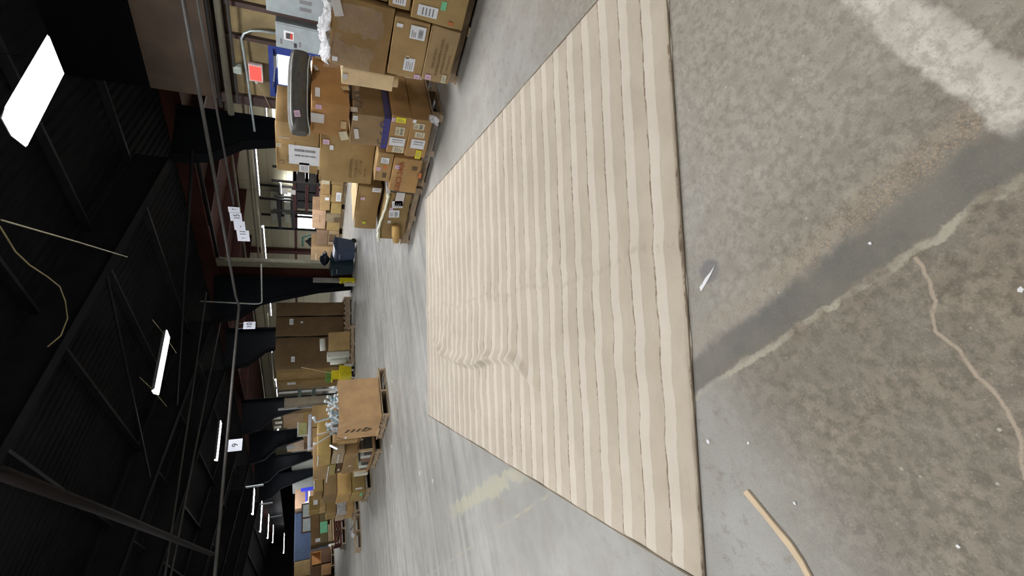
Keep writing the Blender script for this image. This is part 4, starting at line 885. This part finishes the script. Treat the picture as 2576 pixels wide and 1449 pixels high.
L1 = [(LX, 4.1, 10.2, 11.55, .50, .75, (140, 112, 74), 'long dark brown box above the tray of loose goods', [('W', .42, .45, .05, .06, 'white', None)]),
      (LX+.02, 3.9, 10.12, 10.78, .76, .99, (152, 136, 108), 'film-wrapped greyish box on the long dark brown box', [('W', .5, .5, .6, .03, 'clear', None)]),
      (LX+.03, 3.9, 10.84, 11.55, .76, .88, (84, 64, 40), 'dark open-ended box beside the film-wrapped box', [('W', .4, .5, .15, .04, 'cream', None)]),
      (LX, 3.9, 10.84, 11.55, .89, 1.03, (146, 132, 80), 'olive-brown box on the dark open-ended box', []),
      (LX, 3.9, 9.98, 10.78, 1.03, 1.27, (160, 134, 78), 'yellowish box with white lid edge topmost behind the big open box', [('W', .5, .98, .6, .02, 'white', None)]),
      (LX, 3.9, 10.95, 11.78, 1.05, 1.33, (150, 122, 80), 'tan box topmost at the left end of the mixed boxes pallet', [('W', .2, .85, .06, .05, 'cream', None)]),
      (LX+.2, 4.1, 9.97, 10.15, .52, 1.0, (170, 140, 92), 'light tan box edge against the big open box', [])]
for (a, b, c_, d, e, f, rgb, lab, st) in L1: carton(a, b, c_, d, e, f, lab, rgb, stickers=st, tape=False)
for (x, z0) in ((3.24, .19), (4.1, .19)):
    for yy in (10.27, 11.65): 
        o = MB().box(x, x+.05, yy, yy+.05, z0, .5).build('corner_post', WOODL); tag(o, 'pale wooden corner post holding the long dark brown box, ' + ('front ' if x < 3.5 else 'back ') + ('right' if yy < 11 else 'left'), 'post')
o = MB().box(LX-.01, 3.3, 11.7, 11.9, .15, .45).build('white_edge_board', M((220, 216, 196), .6)); tag(o, 'pale board end closing the tray of loose goods', 'board')
o = MB().box(LX-.02, LX+.02, 10.9, 12.0, 1.035, 1.05).build('foam_strip', M((236, 236, 230), .5)); tag(o, 'white foam strip sticking out under the tan box at the left', 'foam')
pallet(3.45, 12.95, 'wooden pallet second down the left row')
L2 = [(2.95, 3.8, 12.4, 13.3, .15, .45, (152, 128, 76), 'box with pale label strips low on the second left pallet', [('S', .1, .5, .04, .16, 'white', None), ('W', .8, .3, .3, .05, 'green', None)]),
      (2.98, 3.8, 12.4, 13.3, .46, .78, (176, 142, 86), 'light tan box on the second left pallet', []),
      (3.0, 3.8, 12.4, 13.2, .79, 1.08, (128, 104, 68), 'brown box near the top of the second left pallet', []),
      (3.12, 3.8, 12.4, 13.2, 1.09, 1.30, (140, 116, 70), 'small brown box topmost on the second left pallet', [('S', .3, .96, .3, .02, 'white', None)])]
for (a, b, c_, d, e, f, rgb, lab, st) in L2: carton(a, b, c_, d, e, f, lab, rgb, stickers=st, tape=False)
pallet(3.65, 16.1, 'wooden pallet third down the left row')
L3 = [(3.22, 4.1, 15.6, 16.5, .15, .36, (170, 138, 88), 'long tan box low on the third left pallet', []),
      (3.20, 4.05, 15.6, 16.5, .37, .62, (160, 140, 116), 'film-wrapped box in the middle of the third left pallet', [('S', .3, .6, .3, .1, 'clear', None), ('S', .75, .5, .08, .14, 'white', None)]),
      (3.26, 3.78, 15.6, 16.4, .63, .90, (138, 114, 68), 'brown box above the film-wrapped box', []),
      (3.45, 3.85, 15.6, 16.3, .91, 1.08, (168, 140, 92), 'small light box above the brown box on the third left pallet', []),
      (3.42, 3.82, 15.6, 16.2, 1.10, 1.36, (140, 116, 66), 'tilted brown box with white tag, topmost on the third left pallet', [('S', .5, .35, .13, .11, 'white', None)])]
for (a, b, c_, d, e, f, rgb, lab, st) in L3: carton(a, b, c_, d, e, f, lab, rgb, stickers=st, tape=False)
crumple('stretch_film', lambda u, v: (3.16+.7*u, 15.55+.02*math.sin(u*20), .36+.27*v), 16, 6, FILM(.45), 'bright stretch film round the box in the middle of the third left pallet', 'plastic film', .03, 44)
pallet(2.62, 15.75, 'empty low pallet with a scrap of film on the floor of the left row', rz=0, sx=.95, sy=.55)
crumple('film_scrap', lambda u, v: (2.55+.3*u, 15.6+.2*v, .15+.12*math.sin(u*PI)), 6, 6, FILM(.8), 'scrap of white film on the low empty pallet', 'plastic film', .03, 45)
pallet(3.75, 21.6, 'wooden pallet fourth down the left row', sx=1.1)
REDB = M((90, 44, 30), .7, var=.3, scale=5, name='red_brown_crate')
c = empty('slatted_crate', (3.72, 21.4, .15)); tag(c, 'red-brown slatted crate on the fourth left pallet', 'crate')
for z in (0, .09, .18): 
    MB().box(-.48, .48, -.4, -.38, z, z+.06).build('slat', REDB, c)
for x in (-.48, -.02, .44): MB().box(x, x+.04, -.38, .4, 0, .25).build('crate_post', REDB, c)
for i in range(5): o = MB().box(3.4+i*.17, 3.5+i*.17, 21.0+.05*(i % 2), 21.1, .22, .32).build('loose_goods', M((170+10*(i % 2), 150, 120), .6), bevel=.01); tag(o, 'small pale part lying in the slatted crate', 'part', 'small parts in the slatted crate')
for i, z in enumerate((.42, .50, .57)):
    o = MB().box(3.41, 4.3-.15*i, 21.0, 21.15, z, z+.05).build('timber_board', WOODL); tag(o, ['lowest', 'middle', 'top'][i]+' pale timber board stacked on the slatted crate', 'board')
carton(3.4, 4.5, 21.0, 21.9, .63, .92, 'olive box with green panel on the timber boards', (104, 92, 60), tape=False, stickers=[('S', .48, .5, .4, .26, 'green', None)])
carton(3.38, 4.52, 21.0, 21.9, .93, 1.22, 'long dark brown carton topmost on the fourth left pallet', (112, 86, 54), tape=False, stickers=[('S', .12, .2, .12, .16, 'white', 2)])
c = empty('window_sash', (4.56, 21.9, 1.2)); tag(c, 'brown framed sash with two white panes standing on the fourth left pallet', 'sash')
f_ = MB(); f_.box(-.55, .55, -.02, .02, 0, .03); f_.box(-.55, .55, -.02, .02, .31, .36); f_.box(-.55, -.5, -.02, .02, .03, .31); f_.box(.5, .55, -.02, .02, .03, .31); f_.box(-.03, .03, -.02, .02, .03, .31)
f_.build('frame', M((96, 70, 60), .6), c)
for x in (-.5, .03): MB().box(x, x+.47, -.005, .005, .03, .31).build('pane', M((214, 226, 220), .4, name='pale_pane'), c)
carton(3.6, 5.1, 22.0, 22.8, .15, 1.18, 'brown carton carrying the framed sash', (120, 98, 64), tape=False)
pallet(4.0, 29.4, 'wooden pallet fifth down the left row')
carton(3.75, 4.35, 29, 29.8, .15, .60, 'brown carton under the open box of the fifth left pallet', (96, 72, 54), tape=False)
ob = empty('open_box', (4.05, 29.3, .62)); tag(ob, 'open tan box showing its dark inside on the fifth left pallet', 'open box')
t_ = .02; mt = CARD((186, 140, 86))
MB().box(-.28, .28, -.3, .3, 0, t_).build('bottom_panel', mt, ob); MB().box(-.28, -.26, -.3, .3, t_, .42).build('side_panel', mt, ob); MB().box(.26, .28, -.3, .3, t_, .42).build('side_panel', mt, ob); MB().box(-.26, .26, .28, .3, t_, .42).build('side_panel', mt, ob)
carton(3.2, 3.7, 29, 29.8, .15, .62, 'tan box at the left edge of the fifth left pallet', (150, 112, 74), tape=False)
carton(3.2, 4.6, 30.0, 30.8, .0, 1.12, 'dark brown carton behind the open tan box', (92, 70, 48), tape=False)
cb = empty('cargo_container', (6.3, 36, 0)); tag(cb, 'dark blue steel container panel far down the left side', 'container')
MB().box(-1.4, 1.3, -1.2, 1.2, 0, 1.95).build('body', M((48, 62, 84), .35, .3, var=.15, name='dark_blue_panel'), cb, bevel=.03)
MB().box(-1.42, 1.32, -1.22, 1.22, 1.9, 1.96).build('top_rail', M((60, 74, 96), .4), cb)
carton(4.0, 4.85, 34.6, 36, .0, 1.93, 'olive brown tall carton left of the dark blue container', (104, 86, 52), tape=False)
carton(7.75, 8.9, 34.2, 35.4, .0, 1.95, 'tall carton with two bands of blue tape right of the dark blue container', (142, 116, 92), tape=False,
       stickers=[('S', .5, .58, 1.1, .1, 'white', None)])
MB().box(-.575, .575, -.62, -.615, 1.25, 1.36).build('blue_tape', M((70, 80, 190), .5), ALLC[-1])
o = MB().box(8.6, 8.78, 33.6, 33.8, 0, 1.62).build('blue_tub', M((50, 60, 190), .5)); tag(o, 'bright blue tub standing by the tall carton with blue tape', 'tub')
o = MB().add([(7.3, 33.8, .2), (8.4, 33.8, .2), (7.9, 33.9, 1.6), (7.5, 34.1, 1.0)], [(0, 1, 2), (0, 2, 3), (1, 2, 3), (0, 1, 3)]).build('plastic_cover', FILM(.7)); tag(o, 'draped clear cover leaning on the tall carton with blue tape', 'plastic film')
# hanging aisle boards seen edge-on between the far lamps
for (x, y, z, h, lab) in ((5.0, 18.1, 2.72, .52, 'nearest white hanging board above the far goods'), (5.0, 20.6, 2.55, .42, 'second white hanging board above the far goods'), (5.0, 22.9, 2.3, .42, 'third white hanging board above the far goods')):
    o = MB().box(x, x+.03, y-.08, y+.08, z, z+h).build('hanging_board', M((196, 204, 208), .5), bevel=.004); tag(o, lab, 'board', 'white hanging boards')
    MB().tube([(x+.015, y, z+h), (x+.015, y, roof_z(x)+.34)], .004, 4).build('hanging_wire', GSTEEL, o)

# ------------------------------------------------------------------ hanging number signs
BL = M((30, 30, 34), .7, name='sign_ink')
def sheet(root, y0, y1, z0, z1, x=0):
    return MB().box(x-.002, x+.002, y0, y1, z0, z1).build('paper_sheet', M((216, 220, 228), .35, var=.04, name='laminated_sheet'), root)
s = empty('hanging_sign', (7.46, 0, 0)); tag(s, 'row of white sheets reading 11 to 15 with up arrows, hanging from the long pipe', 'sign')
sc_ = 7.46/7.9
def q(y, z): return (y*sc_, 1.55+(z-1.55)*sc_)
for (ya, yb, za, zb) in ((8.08, 8.24, 2.80, 3.01), (8.25, 8.5, 2.78, 3.0), (8.5, 8.78, 2.74, 2.95), (8.78, 9.14, 2.68, 2.92)):
    a1, z1 = q(ya, za); a2, z2 = q(yb, zb); sheet(s, a1, a2, z1, z2)
def sign_text(root, t, y, z, size, x=-.004):
    return text_mesh('printed_text', t, size, BL, root, 'W', -x, -y, z)
for t, yy, zz, size in (('15', 8.36, 2.87, .15), ('-', 8.66, 2.84, .15), ('11', 8.86, 2.80, .15)):
    a, z = q(yy, zz); cu = text_mesh('printed_text', t, size, BL, s, 'W', .004, -a, z)
for yy, zz in ((8.14, 2.90), (9.03, 2.79)):
    a, z = q(yy, zz); MB().box(-.0045, -.003, a-.003, a+.003, z-.05, z+.03).add([(-.004, a-.02, z+.02), (-.004, a+.02, z+.02), (-.004, a, z+.045)], [(0, 1, 2)]).build('up_arrow', BL, s)
def number_sign(t, x, z, w, h, label):
    r = empty('hanging_sign', (x, 10.86, z)); tag(r, label, 'sign')
    MB().box(-w/2, w/2, -.002, .002, -h/2, h/2).build('paper_sheet', M((216, 220, 228), .35, var=.04), r)
    text_mesh('printed_text', t, h*.62, BL, r, 'S', .004, 0, 0)
    for sx in (-.35, .35): MB().tube([(sx*w, 0, h/2-.01), (sx*w, .03, 2.96-z)], .002, 4).build('hanging_string', FIT, r)
number_sign('9', 3.88, 2.81, .25, .25, 'white sheet with a large 9 hanging from the cross pipe near the third lamp')
number_sign('10', 6.75, 2.74, .20, .25, 'white sheet with 10 hanging from the cross pipe left of the second column')

# ------------------------------------------------------------------ scraps on the floor
o = MB().prism([(.93, 1.094), (.921, 1.13), (.917, 1.164), (.908, 1.19), (.904, 1.213), (.884, 1.218), (.895, 1.18), (.905, 1.15), (.912, 1.13)], .001, .003, 'z').build('paper_scrap', WHITE); tag(o, 'torn white paper scrap on the dark spot beside the rug', 'paper')
o = MB().prism([(.134, 1.489), (.137, 1.462), (.02, 1.418), (-.06, 1.385), (-.115, 1.375), (-.20, 1.372), (-.20, 1.394), (-.12, 1.398), (-.07, 1.410), (.02, 1.442)], .001, .010, 'z').build('wood_strip', M((206, 184, 150), .7, var=.1, name='raw_wood'), bevel=.002); tag(o, 'thin strip of raw wood lying on the concrete at lower left of the rug', 'wood strip')
random.seed(11)
crumbs = [(.32, .42), (.05, 1.30), (.28, 1.36), (1.8, 7.0), (2.9, 9.1), (.62, .60), (3.9, 8.4), (5.6, 8.7), (7.2, 9.4), (.35, 1.55), (-.15, .9), (.1, .45), (1.5, 6.3)]
for (x, y) in crumbs:
    r_ = random.uniform(.006, .010) if y < 3 else random.uniform(.02, .04); a = random.uniform(0, 3)
    p_ = [(x+math.cos(a+t)*r_*random.uniform(.6, 1.3), y+math.sin(a+t)*r_*random.uniform(.5, 1.2)) for t in (0, 1.3, 2.6, 3.9, 5.1)]
    o = MB().prism(p_, .001, .004, 'z').build('paper_crumb', WHITE); tag(o, 'tiny white scrap lying on the bare concrete', 'scrap', 'tiny white scraps on the concrete')
